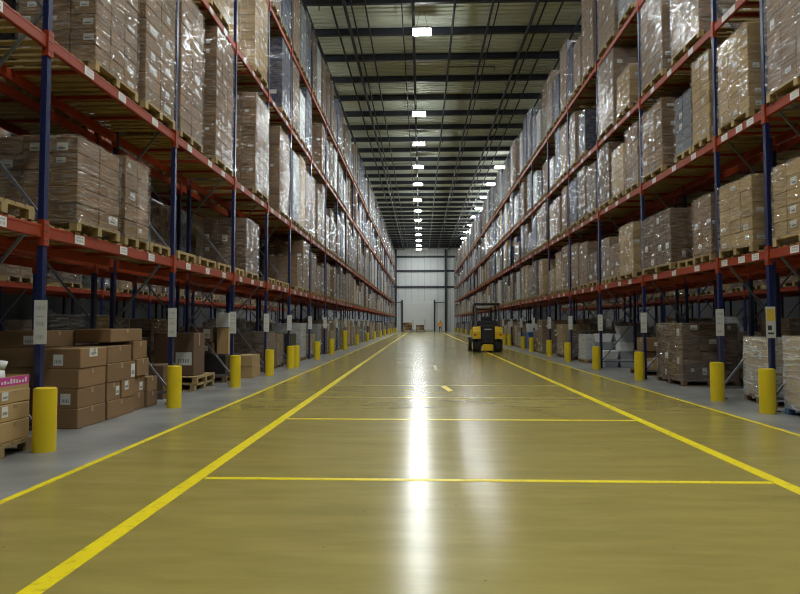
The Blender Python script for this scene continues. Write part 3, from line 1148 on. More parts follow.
ROWX = {'L': (XL - 0.02, -1), 'R': (XR + 0.02, 1), 'BL': (B2L + 0.05, 1), 'BR': (B2R - 0.05, -1), 'CL': (-11.2 - 0.05, -1), 'CR': (12.05, 1)}
ROWN = {'L': 'left rack', 'R': 'right rack', 'BL': 'rack behind left rack', 'BR': 'rack behind right rack', 'CL': 'far left side rack', 'CR': 'far right side rack'}
ROWZ = {'L': LZ, 'R': RZ, 'BL': LZ, 'BR': RZ, 'CL': LZ, 'CR': RZ}
RANK = {'L': 0, 'R': 0, 'BL': 14, 'BR': 14, 'CL': 400, 'CR': 400}
ALL.sort(key=lambda a: a[0] + RANK[a[1]])
GROUND_EXTRA = 14           # loads on the floor placed by hand below
CAP = 300 - GROUND_EXTRA
cnt = {('L', 0): 7, ('R', 0): 6}      # the loads placed by hand on the floor come first
for idx, (_, row, side, lv, y0, y1, h, st, dt, lb) in enumerate(ALL):
    xf, sg = ROWX[row]
    wy = round((y1 - y0) / 0.05) * 0.05
    wx = 1.2 if wy < 1.05 else (1.1 if wy < 1.3 else 1.2)
    if row not in ('L', 'R'):
        wx = 1.0
    out = random.Random(idx).uniform(0.0, 0.06)
    xc = xf + sg * (wx / 2 - 0.05 - out)
    yc = (y0 + y1) / 2
    z = deck_z(ROWZ[row], lv)
    rz = random.Random(idx + 9).uniform(-0.012, 0.012)
    key = (row, lv)
    cnt[key] = cnt.get(key, 0) + 1
    if idx < CAP:
        if lb is None:
            adj = 'tall ' if h > 1.75 else ('low ' if h < 0.95 else 'mid-height ')
            if row not in ('L', 'R'):
                adj = ''
            where = 'on floor under' if lv == 0 else 'on %s of' % LEVW[lv]
            if row in ('L', 'R') or True:
                lb = '%sfilmed %s load, %s from front %s %s' % (adj, STY[st][5], ordinal(cnt[key]), where, ROWN[row])
        load(side, xc, yc, z, wx, wy, h, st, lb, 'pallet loads %s %s' % ('on the floor under' if lv == 0 else 'on the %s of' % LEVW[lv], ROWN[row]), dt, rz)
    else:
        h = round(h / 0.05) * 0.05
        emit_pallet(STUFF, wx, wy, 'wood_pale', xc, yc, z, simple=True)
        emit_stack(STUFF, wx - .03, wy - .03, h, st, side, idx, xc, yc, z + PH, fine=False)
        if STY[st][1]:
            emit_wrap(STUFF, wx - .03, wy - .03, h, STY[st][1], idx, xc, yc, z + PH, n=1)
so = STUFF.build('distant_loads')
tag(so, 'rows of small filmed pallet loads filling the far ends of the racks', 'pallet loads', 'distant pallet loads', 'stuff')

# empty pallets on the first level of the left rack
z1 = deck_z(LZ, 1)
for i, (y, wy) in enumerate(((6.25, 1.0), (10.12, 0.8), (11.3, 0.9), (12.4, 1.0), (13.5, 0.9), (14.6, 0.7), (17.8, 0.8), (18.8, 0.9), (19.75, 0.8))):
    pallet(XL - 0.02 - 0.5, y, z1, 1.1, wy, 'bare wooden pallet on first level of left rack, %s from front' % ordinal(i + 1), group='bare pallets on the left rack')
z1 = deck_z(RZ, 1)
pallet(XR + 0.57, 13.3, z1, 1.1, 0.9, 'bare wooden pallet on first level of right rack beside the wide dark load', group='bare pallets on the right rack')

# ------------------------------------------------------------------ bollards
b = MB()
b.cyl((0, 0, 0), (0, 0, 0.675), 0.118, 'bollard_yellow', 28, cap=False)
b.cyl((0, 0, 0.675), (0, 0, 0.69), 0.118, 'bollard_yellow', 28, 0.10)
BOL = b.mesh('bollard')
b = MB()
b.cyl((0, 0, 0), (0, 0, 1.0), 0.13, 'bollard_yellow', 24, cap=False)
b.cyl((0, 0, 1.0), (0, 0, 1.015), 0.13, 'bollard_yellow', 24, 0.11)
BOLT = b.mesh('bollard')
for nm, pts in (('left', [(-4.13, 6.72), (-4.1, 10.22), (-4.07, 13.51), (-4.05, 16.5), (-4.02, 19.04), (-3.97, 19.6), (-3.99, 23.76), (-3.97, 27.54), (-3.95, 32.15), (-3.98, 38.6), (-3.98, 46), (-3.98, 53),
                          (-3.98, 61), (-3.98, 68), (-3.98, 76), (-3.98, 83), (-3.98, 91), (-3.98, 99)]),
                ('right', [(5.38, 9.88), (5.35, 11.45), (5.37, 15.5), (5.3, 19.0), (5.34, 22.84), (5.38, 26.3), (5.40, 30.6), (5.38, 33.0), (5.38, 38), (5.36, 40), (5.38, 46), (5.36, 53), (5.36, 60), (5.36, 67), (5.36, 75), (5.36, 83), (5.36, 91), (5.36, 99)])):
    for i, (x, y) in enumerate(pts):
        tall = nm == 'left' and i == 8
        t = put('bollard', BOLT if tall else BOL, None, (x, y, 0), random.uniform(0, 6))
        tag(t, 'yellow steel bollard%s in front of %s rack, %s from front' % (', taller than its neighbours,' if tall else '', nm, ordinal(i + 1)), 'bollard', 'yellow bollards along the %s rack' % nm)


# ------------------------------------------------------------------ goods on the floor, left
def carton(x0, x1, y0, y1, z0, z1, label, group, mt='carton_brown', rz=0.0, labels=(), tape=True, parts=True):
    """a single big carton; labels: (face, u0, u1, v0, v1[, bars]) with face 'x' (aisle side) or 'y' (camera side)"""
    wx, wy, h = x1 - x0, y1 - y0, z1 - z0
    side = 1 if (x0 + x1) < 0 else -1
    bb = MB()
    bb.cbox(-wx / 2, wx / 2, -wy / 2, wy / 2, 0.001, h - 0.001, mt, 0.009)
    o = bb.build('carton', None, ((x0 + x1) / 2, (y0 + y1) / 2, z0), rz)
    tag(o, label, 'carton', group)
    e = 0.002
    if tape:
        q = MB()
        q.box(-wx / 2 + .01, wx / 2 - .01, -0.03, 0.03, h - 0.001, h + 0.0008, 'tape')
        xs = side * wx / 2
        q.box(min(xs, xs + side * e), max(xs, xs + side * e), -0.03, 0.03, h * 0.70, h - 0.012, 'tape')
        q.build('packing_tape', o)
    for L_ in labels:
        f, u0, u1, v0, v1 = L_[:5]
        mtl = L_[5] if len(L_) > 5 else 'label_white'
        q = MB()
        if f == 'x':
            xs = side * wx / 2
            q.box(min(xs, xs + side * e), max(xs, xs + side * e), -wy / 2 + u0 * wy, -wy / 2 + u1 * wy, v0 * h, v1 * h, mtl)
            for k in range(5):
                u = u0 + (u1 - u0) * (0.15 + 0.15 * k)
                q.box(min(xs, xs + side * 2 * e), max(xs, xs + side * 2 * e), -wy / 2 + u * wy, -wy / 2 + (u + (u1 - u0) * 0.07) * wy, (v0 + (v1 - v0) * .2) * h, (v0 + (v1 - v0) * .5) * h, 'carton_grey')
        else:
            q.box(-wx / 2 + u0 * wx, -wx / 2 + u1 * wx, -wy / 2 - e, -wy / 2, v0 * h, v1 * h, mtl)
            for k in range(5):
                u = u0 + (u1 - u0) * (0.15 + 0.15 * k)
                q.box(-wx / 2 + u * wx, -wx / 2 + (u + (u1 - u0) * .07) * wx, -wy / 2 - 2 * e, -wy / 2 - e, (v0 + (v1 - v0) * .2) * h, (v0 + (v1 - v0) * .5) * h, 'carton_grey' if mtl == 'label_white' else 'label_white')
        q.build('printed_label' if mtl == 'label_white' else 'magenta_band', o)
    return o


G = 'loose brown cartons stacked on the floor under the left rack'
h4 = 0.265
XA = -4.52
# column nearest the camera: four cartons high, camera-facing side seen
col1 = [('bottom', 0), ('second', 1), ('third', 2), ('top', 3)]
for nm, k in col1:
    lbs = []
    if k == 3:
        lbs = [('y', 0.42, 0.63, 0.15, 0.70), ('x', 0.32, 0.62, 0.55, 0.98), ('y', 0.02, 0.16, 0.6, 0.85)]
    if k == 1:
        lbs = [('y', 0.62, 0.84, 0.20, 0.75)]
    carton(XA - 0.62 + random.uniform(-.01, .01), XA + random.uniform(-.015, .015), 8.1, 8.80, k * h4, (k + 1) * h4,
           'large brown carton, %s of the four-high column nearest the camera in the loose stack' % nm, G, rz=random.uniform(-.02, .02), labels=lbs)
carton(XA - 0.60, XA, 8.85, 9.68, 0, h4, 'long brown carton on the floor, second column of the loose stack', G, rz=0.01)
carton(XA - 0.60, XA - 0.01, 8.85, 9.24, h4, 2 * h4, 'small brown carton with white label, second layer of second column, nearer of its pair', G, labels=[('x', .65, .92, .25, .75)])
carton(XA - 0.60, XA + 0.01, 9.26, 9.68, h4, 2 * h4, 'small brown carton with white label, second layer of second column, farther of its pair', G, labels=[('x', .2, .48, .45, .95)])
carton(XA - 0.60, XA, 8.85, 9.69, 2 * h4, 3 * h4 + .01, 'long brown carton with white label at its end, third layer of second column', G, rz=-0.01, labels=[('x', .84, .99, .1, .85)])
carton(XA - 0.57, XA - 0.02, 8.84, 9.62, 3 * h4 + .01, 4 * h4, 'long brown carton on top of the second column of the loose stack', G, rz=0.03)
carton(XA - 0.62, XA - 0.05, 9.74, 10.16, 0, h4 + .02, 'brown carton on the floor, third column of the loose stack', G)
carton(XA - 0.62, XA - 0.02, 10.19, 10.60, 0, h4 - .01, 'brown carton on the floor at the far end of the loose stack', G, rz=.02)
carton(XA - 0.62, XA - 0.05, 9.74, 10.16, h4 + .02, 2 * h4 + .02, 'dented brown carton with white label, second layer of third column', G, rz=-.02, labels=[('x', .55, .8, .1, .6)])
carton(XA - 0.58, XA - 0.02, 10.2, 10.58, h4 - .01, 2 * h4 - .03, 'brown carton on second layer at the far end of the loose stack', G, rz=-.01)
carton(XA - 0.55, XA - 0.16, 10.22, 10.55, 2 * h4 - .03, 2 * h4 + .17, 'small white-labelled carton topping the far end of the loose stack', G, 'carton_tan', labels=[('x', .2, .9, .1, .95)])
carton(XA - 0.60, XA, 9.73, 10.20, 2 * h4 + .02, 3 * h4 + .03, 'bulging brown carton on third layer of the third column, set askew', G, rz=.05)
carton(XA - 0.62, XA - 0.04, 9.74, 10.2, 3 * h4 + .03, 4 * h4 + .05, 'brown carton on fourth layer of the third column', G, rz=-.02)
carton(XA - 0.66, XA - 0.10, 9.1, 10.15, 4 * h4 + .05, 4 * h4 + .25, 'flat wide brown carton crowning the far half of the loose stack', G, rz=.01)
# second rank behind, five high
for k in range(5):
    carton(XA - 1.28, XA - 0.66, 8.30, 9.15, k * h4, (k + 1) * h4 - (0 if k < 4 else .03), 'brown carton in the rear rank of the loose stack, %s' % ('bottom one', 'second up', 'third up', 'fourth up', 'topmost with pale label')[k], G,
           rz=random.uniform(-.02, .02), labels=[('y', .60, .85, .2, .7)] if k == 4 else ())
for k in range(4):
    carton(XA - 1.28, XA - 0.72, 9.2, 10.1, k * h4, (k + 1) * h4, 'brown carton hidden in the rear rank of the loose stack, far side, %s' % ('bottom', 'second up', 'third up', 'topmost')[k], G, rz=random.uniform(-.02, .02))

# tan cartons on a pallet cut by the left edge of the picture
GE = 'tan cartons on the pallet at the left edge'
pallet(-4.82, 6.30, 0, 1.0, 1.0, 'wooden pallet under tan cartons at the left edge', group='floor pallets')
hz = (PH, PH + 0.215, PH + 0.40, PH + 0.545)
for k in range(3):
    nm = ('bottom', 'middle', 'upper')[k]
    carton(-4.80, -4.345, 6.30, 6.79, hz[k], hz[k + 1], 'tan carton beside the first bollard, %s of its stack, far half' % nm, GE, 'carton_tan', rz=random.uniform(-.01, .01),
           labels=[('x', .05, .25, .3, .9)] if k else ())
    carton(-4.80, -4.345, 5.82, 6.28, hz[k], hz[k + 1], 'tan carton of the left-edge pallet, %s layer, half cut off by the picture edge' % nm, GE, 'carton_tan')
    carton(-5.30, -4.82, 5.85, 6.78, hz[k], hz[k + 1], 'tan carton on the rear side of the left-edge pallet, %s layer' % nm, GE, 'carton_tan')
# shallow printed tray on top
b = MB()
for args in ((-.22, .22, -.25, -.238, 0, .14), (-.22, .22, .238, .25, 0, .14), (-.22, -.208, -.238, .238, 0, .14), (.208, .22, -.238, .238, 0, .14), (-.208, .208, -.238, .238, 0, .01)):
    b.box(*args, 'carton_tan')
tr = b.build('carton_tray', None, (-4.575, 6.53, hz[3] + 0.001))
tag(tr, 'open carton tray with a magenta printed band on top of the left-edge cartons', 'carton')
b = MB()
b.box(.22, .2215, -.25, .25, .045, .135, 'ink_magenta')
b.box(-.22, .22, -.2515, -.25, .045, .135, 'ink_magenta')
rr = random.Random(4)
for i in range(9):
    y = -.21 + i * .048
    b.box(.2215, .2225, y, y + .03, .065, .075 + rr.uniform(.01, .045), 'label_white')
    if i < 7:
        b.box(-.19 + i * .055, -.19 + i * .055 + .035, -.2525, -.2515, .065, .075 + rr.uniform(.01, .045), 'label_white')
b.build('printed_band', tr)
b = MB()
b.cyl((0, 0, 0), (0.01, 0, .17), .075, 'plastic_white', 9, .05)
b.cyl((0.01, 0, .17), (0.02, 0.02, .27), .05, 'plastic_white', 9, .065)
tag(b.build('plastic_bag', None, (-4.58, 6.60, hz[3] + 0.03)), 'crumpled white plastic bag standing in the magenta tray', 'bag')

# stacked empty pallets on the floor behind second bollard
GP = 'empty pallets on the floor under the left rack'
pallet(-5.15, 13.25, 0, 1.0, 1.2, 'lower of two bare pallets on the floor past the second left bollard', group=GP)
pallet(-5.13, 13.27, PH + 0.001, 1.0, 1.2, 'upper of two bare pallets on the floor past the second left bollard', group=GP, rz=0.02)
carton(-5.6, -4.75, 12.85, 13.5, 2 * PH + .003, 2 * PH + .9, 'tall dark carton standing on the two bare pallets', 'single cartons under the left rack', 'carton_dark', labels=[('y', .55, .95, .25, .55)])
carton(-5.4, -4.72, 11.25, 12.0, 0, .62, 'dark brown carton on the floor past the loose stack', 'single cartons under the left rack', 'carton_dark')
# bay with black-filmed goods and tan cartons
GD = 'goods on the floor behind the third left bollard'
load(1, -5.15, 15.05, 0, 1.1, 1.1, 0.5, 'black', 'black-filmed box load on the floor behind the third left post', GD, 0, 0.02, 'wood_brown')
carton(-5.5, -4.95, 14.6, 15.2, PH + .506, PH + .80, 'dark carton on the black-filmed load', GD, 'carton_dark', labels=[('y', .2, .8, .3, .75)])
carton(-4.9, -4.62, 14.75, 15.15, PH + .506, PH + 1.15, 'upright tan carton on the black-filmed load', GD, 'carton_tan')
carton(-4.92, -4.6, 14.72, 15.2, PH + 1.151, PH + 1.5, 'white carton topping the upright tan carton', GD, 'carton_white')
carton(-5.5, -5.0, 14.6, 15.1, PH + .801, PH + 1.15, 'dark carton topping the dark carton on the black-filmed load', GD, 'carton_dark', labels=[('y', .65, .98, .25, .9)])
carton(-4.72, -4.28, 15.68, 16.45, 0, .29, 'tan carton on the floor beside the third left bollard', GD, 'carton_tan')
carton(-4.72, -4.29, 15.66, 16.45, .29, .58, 'tan carton stacked upon the one beside the third left bollard', GD, 'carton_tan', rz=.02)
load(1, -5.0, 18.3, 0, 1.1, 1.2, 1.0, 'dark', 'dark brown carton load on the floor behind the fourth left bollard', GD, 0, 0.02, 'wood_brown')
load(1, -5.0, 19.6, 0, 1.1, 0.9, 0.9, 'brown', 'brown carton load on the floor behind the pair of left bollards', GD, 0, -0.02, 'wood_brown')
load(1, -4.95, 23.2, 0, 1.1, 1.1, 1.25, 'white', 'stack of white boxes on the floor past the pair of left bollards', GD, 0, 0, 'wood_pale')
load(1, -4.95, 21.4, 0, 1.1, 1.1, 0.9, 'black', 'black-filmed load on the floor before the stack of white boxes', GD, 0, 0.01, 'wood_brown')
load(1, -4.95, 25.3, 0, 1.1, 1.1, 0.8, 'tan', 'tan carton load on the floor just past the stack of white boxes', GD, 0, 0.01, 'wood_brown')
load(1, -4.95, 26.8, 0, 1.1, 1.1, 1.2, 'grey', 'grey box load on the floor behind the eighth left bollard', GD, 0, 0.01, 'wood_brown')

# ------------------------------------------------------------------ goods on the floor, right
GR_ = 'goods on the floor under the right rack'
load(-1, 6.22, 9.29, 0, 1.2, 1.1, 1.05, 'tan', 'filmed tan carton load on a blue pallet at right edge, beside first bollard', GR_, 1, 0.03, 'pallet_blue', 'film_white')
load(-1, 6.42, 11.05, 0, 1.1, 1.1, 1.0, 'tan', 'tan cartons under thick whitish film on brown pallet between first two bollards', GR_, 1, -0.10, 'wood_brown', 'film_white')
load(-1, 6.40, 14.72, 0, 1.25, 1.5, 1.25, 'dark', 'big dark brown carton load on the floor before the third right bollard', GR_, 1, 0.0, 'wood_brown', 'film_clear')
pallet(6.35, 17.2, 0, 1.0, 0.9, 'brown pallet under small cartons past the third right bollard', 'wood_brown', 'floor pallets')
GC = 'cartons on the small pallet under the right rack'
carton(5.92, 6.35, 16.85, 17.3, PH, PH + .32, 'tan carton on the brown pallet past the third right bollard, nearer', GC, 'carton_tan', labels=[('y', .3, .6, .3, .7)])
carton(5.95, 6.35, 17.32, 17.62, PH, PH + .30, 'brown carton on the brown pallet past the third right bollard, farther', GC)
carton(6.38, 6.82, 16.85, 17.6, PH, PH + .5, 'dark carton at the rear of the brown pallet under right rack', GC, 'carton_dark')
carton(6.0, 6.8, 16.85, 17.5, PH + .501, PH + .85, 'wide brown carton lying across the top of the brown pallet', GC, 'carton_brown', labels=[('y', .3, .5, .4, .7)])
carton(5.95, 6.3, 16.9, 17.6, PH + .321, PH + .5, 'flat brown carton between the layers on the brown pallet', GC, 'carton_dark')


def tub(x, y, z, wx, wy, h, mt, label, rz=0.0):
    bb = MB()
    k = bb.mi(mt)
    base = len(bb.v)
    t = 0.02
    prof = [(0.86, 0), (1.0, h), (1.04, h), (1.04, h - 0.03), (1.0, h - .03)]
    for s, zz in ((0.86, 0), (1.0, h - .03), (1.05, h - .03), (1.05, h), (0.97, h), (0.84, 0.02)):
        for sx, sy in ((-1, -1), (1, -1), (1, 1), (-1, 1)):
            bb.v.append((sx * wx / 2 * s, sy * wy / 2 * s, zz))
    for q in range(5):
        for i in range(4):
            j = (i + 1) % 4
            bb.face((base + q * 4 + i, base + q * 4 + j, base + q * 4 + 4 + j, base + q * 4 + 4 + i), k)
    bb.face(tuple(base + i for i in (3, 2, 1, 0)), k)
    bb.face(tuple(base + 20 + i for i in range(4)), k)
    bb.box(-wx / 2, wx / 2, -wy / 2 * 1.03, wy / 2 * 1.03, h, h + 0.02, mt)
    return tag(bb.build('storage_tub', None, (x, y, z), rz), label, 'tub', 'lidded tubs under the right rack')


k = 0
TW = {'plastic_grey': 'grey', 'plastic_white': 'white'}
for ci, (x, y, n) in enumerate(((6.0, 20.1, 2), (6.0, 20.72, 4), (6.5, 20.1, 5), (6.5, 20.72, 4))):
    for q in range(n):
        mt = ('plastic_grey', 'plastic_white', 'plastic_grey')[(q + ci) % 3]
        tub(x, y, q * 0.262, 0.44, 0.54, 0.24, mt, '%s lidded tub past fourth right bollard, %s stack, %s from floor' % (TW[mt], ('near front', 'far front', 'near rear', 'far rear')[ci], ordinal(q + 1)), random.uniform(-.04, .04))
load(-1, 6.25, 22.3, 0, 1.1, 0.9, 0.85, 'white', 'white filmed box load on the floor before the fifth right bollard', GR_, 0, 0.02)
load(-1, 6.25, 24.4, 0, 1.1, 1.1, 0.95, 'dark', 'dark carton load on the floor just past the fifth right bollard', GR_, 0, 0.0, 'wood_brown')
load(-1, 6.25, 25.8, 0, 1.1, 1.1, 1.2, 'tan', 'tan carton load on the floor before the sixth right bollard', GR_, 0, 0.0, 'wood_brown')
# blue crates beside the forklift
for q in range(3):
    tub(5.95, 33.3, q * 0.46, 0.6, 0.8, 0.43, 'plastic_blue' if q < 2 else 'plastic_white', '%s big lidded tub past the forklift, %s from the floor' % ('blue' if q < 2 else 'white', ordinal(q + 1)))


# ------------------------------------------------------------------ forklift
def forklift(x, y, rz=0.0):
    t = thing('forklift', 'yellow and black counterbalance forklift seen from behind on the right lane line', 'forklift', (x, y, 0), rz)
    # counterweight: lathe-like prism section, tail towards -y
    q = MB()
    q.cbox(-0.50, 0.50, -0.90, -0.25, 0.30, 0.60, 'forklift_black', 0.04)
    q.cbox(-0.25, 0.25, -1.05, -0.8, 0.07, 0.38, 'forklift_yellow', 0.04)
    q.build('counterweight', t)
    for s in (-1, 1):
        q = MB()
        # rear fender block with sloping shoulder
        pts = [(-1.0, .64), (-1.0, 0.98), (-0.82, 1.19), (-0.35, 1.21), (-0.10, 1.05), (-0.10, .64)]
        xo, xi = s * 0.71, s * 0.34
        base = len(q.v)
        for xx, sh in ((xo, 0.0), (xi, 0.06)):
            for yy, zz in pts:
                q.v.append((xx * (0.94 if zz > 1.2 and xx == xo else 1.0), yy, zz + (sh if zz > 1 else 0)))
        kk = q.mi('forklift_yellow')
        n = len(pts)
        f1, f2 = tuple(base + i for i in range(n)), tuple(base + n + i for i in range(n))
        q.face(f1 if s < 0 else f1[::-1], kk); q.face(f2[::-1] if s < 0 else f2, kk)
        for i in range(n):
            j = (i + 1) % n
            g = (base + i, base + n + i, base + n + j, base + j)
            q.face(g if s < 0 else g[::-1], kk)
        fo = q.build('rear_fender', t)
        q = MB(); q.cbox(s * 0.60 - .05, s * 0.60 + .05, -1.02, -0.99, .80, .87, 'red_lens', .01); q.build('tail_lamp', fo)
    q = MB()
    q.cbox(-0.33, 0.33, -1.0, -0.15, 0.40, 1.30, 'forklift_black', 0.05)
    q.cbox(-0.50, 0.50, -0.80, -0.22, 1.20, 1.50, 'forklift_black', 0.06)
    for i in range(6):
        q.box(-0.28, 0.28, -1.012, -1.0, 0.62 + i * .06, 0.65 + i * .06, 'steel_dark')
    ep = q.build('engine_cover', t)
    q = MB(); q.box(-0.17, 0.17, -1.015, -1.005, 1.07, 1.12, 'label_white'); q.build('rear_plate', ep)
    q = MB(); q.cbox(-0.55, 0.55, -0.25, 1.0, 0.28, 0.62, 'forklift_black', .04); q.cbox(-0.6, 0.6, 0.55, 1.0, 0.6, 1.05, 'forklift_yellow', .05); q.build('chassis', t)
    q = MB(); q.cbox(-0.26, 0.26, -0.12, 0.36, 1.0, 1.14, 'forklift_black', .04); q.cbox(-0.25, 0.25, -0.2, -0.08, 1.12, 1.72, 'forklift_black', .05); q.build('seat', t)
    q = MB(); q.cyl((0, .75, 1.0), (0, .58, 1.38), .03, 'forklift_black', 8)
    pr = None
    for i in range(17):
        a = 2 * math.pi * i / 16
        p = Vector((.17 * math.cos(a), .57 - .06 * math.sin(a), 1.39 + .15 * math.sin(a)))
        if pr is not None:
            q.cyl(pr, p, .014, 'forklift_black', 6)
        pr = p
    q.bar((-.17, .57, 1.39), (.17, .57, 1.39), .02, .02, 'forklift_black')
    q.build('steering_wheel', t)
    g = part('overhead_guard', t)
    for sx in (-1, 1):
        for y0, y1 in ((-0.75, -0.55), (0.95, 0.62)):
            q = MB(); q.bar((sx * 0.56, y0, 1.22 if y0 < 0 else 1.0), (sx * 0.55, y1, 2.28), .075, .075, 'forklift_black'); q.build('guard_post', g)
    q = MB()
    for sx in (-1, 1):
        q.bar((sx * 0.57, -0.62, 2.31), (sx * 0.57, 0.68, 2.31), .08, .08, 'forklift_black')
    for i in range(8):
        yy = -0.60 + i * 0.18
        q.bar((-0.57, yy, 2.33), (0.57, yy, 2.33), .05 if 0 < i < 7 else .09, .05 if 0 < i < 7 else .09, 'forklift_black')
    q.cbox(-0.62, 0.62, -0.70, -0.58, 2.28, 2.38, 'forklift_black', .03)
    q.build('guard_roof', g)
    m = part('mast', t)
    for sx in (-1, 1):
        q = MB(); q.box(sx * .38 - .06, sx * .38 + .06, 1.10, 1.24, .08, 2.2, 'forklift_black'); q.build('mast_rail', m)
    q = MB()
    for z in (.5, 1.3, 2.1):
        q.box(-.34, .34, 1.12, 1.2, z - .05, z + .05, 'forklift_black')
    q.cyl((0.1, 1.14, .2), (0.1, 1.14, 1.9), .035, 'steel_zinc', 8)
    q.build('mast_crossbars', m)
    q = MB(); q.box(-.5, .5, 1.27, 1.32, .2, .28, 'forklift_black'); q.box(-.5, .5, 1.27, 1.32, .55, .63, 'forklift_black')
    for i in range(6):
        q.bar((-.45 + i * .18, 1.3, .6), (-.45 + i * .18, 1.3, 1.15), .03, .03, 'forklift_black')
    q.bar((-.5, 1.3, 1.15), (.5, 1.3, 1.15), .04, .04, 'forklift_black')
    q.build('fork_carriage', t)
    for sx in (-1, 1):
        q = MB(); q.box(sx * .28 - .06, sx * .28 + .06, 1.33, 1.38, .08, .65, 'steel_dark'); q.box(sx * .28 - .06, sx * .28 + .06, 1.33, 2.45, .06, .10, 'steel_dark'); q.build('fork', t)
    for sx in (-1, 1):
        for yy, r, w in ((-0.62, .30, .38), (0.85, .34, .28)):
            q = MB()
            xc = sx * (0.52 if yy < 0 else 0.66)
            q.cyl((xc - w / 2, yy, r), (xc + w / 2, yy, r), r, 'rubber', 28)
            for i in range(18):
                a = 2 * math.pi * i / 18
                q.bar((xc - w / 2 + .01, yy + (r + .000) * math.cos(a), r + (r - .002) * math.sin(a)), (xc + w / 2 - .01, yy + r * math.cos(a + .1), r + (r - .002) * math.sin(a + .1)), .012, .012, 'rubber')
            wo = q.build('wheel', t)
            q = MB(); xo = xc + sx * w / 2; q.cyl((xo, yy, r), (xo + sx * .015, yy, r), r * .55, 'forklift_yellow', 20); q.build('wheel_hub', wo)
    q = MB(); q.cyl((.3, -.6, 2.38), (.3, -.6, 2.48), .045, 'sign_yellow', 12); q.build('beacon', t)


forklift(3.20, 30.85)

# ------------------------------------------------------------------ far end of the aisle


def skin(name, verts, edges, radii, mt, root=0, parent=None, loc=(0, 0, 0), sub=2):
    me = bpy.data.meshes.new(name)
    me.from_pydata(verts, edges, [])
    me.materials.append(MATS[mt])
    o = put(name, me, parent, loc)
    s = o.modifiers.new('skin', 'SKIN')
    s.use_smooth_shade = True
    for i, r in enumerate(radii):
        v = me.skin_vertices[0].data[i]
        v.radius = (r, r) if not isinstance(r, tuple) else r
        v.use_root = (i == root)
    u = o.modifiers.new('sub', 'SUBSURF')
    u.levels = u.render_levels = sub
    return o


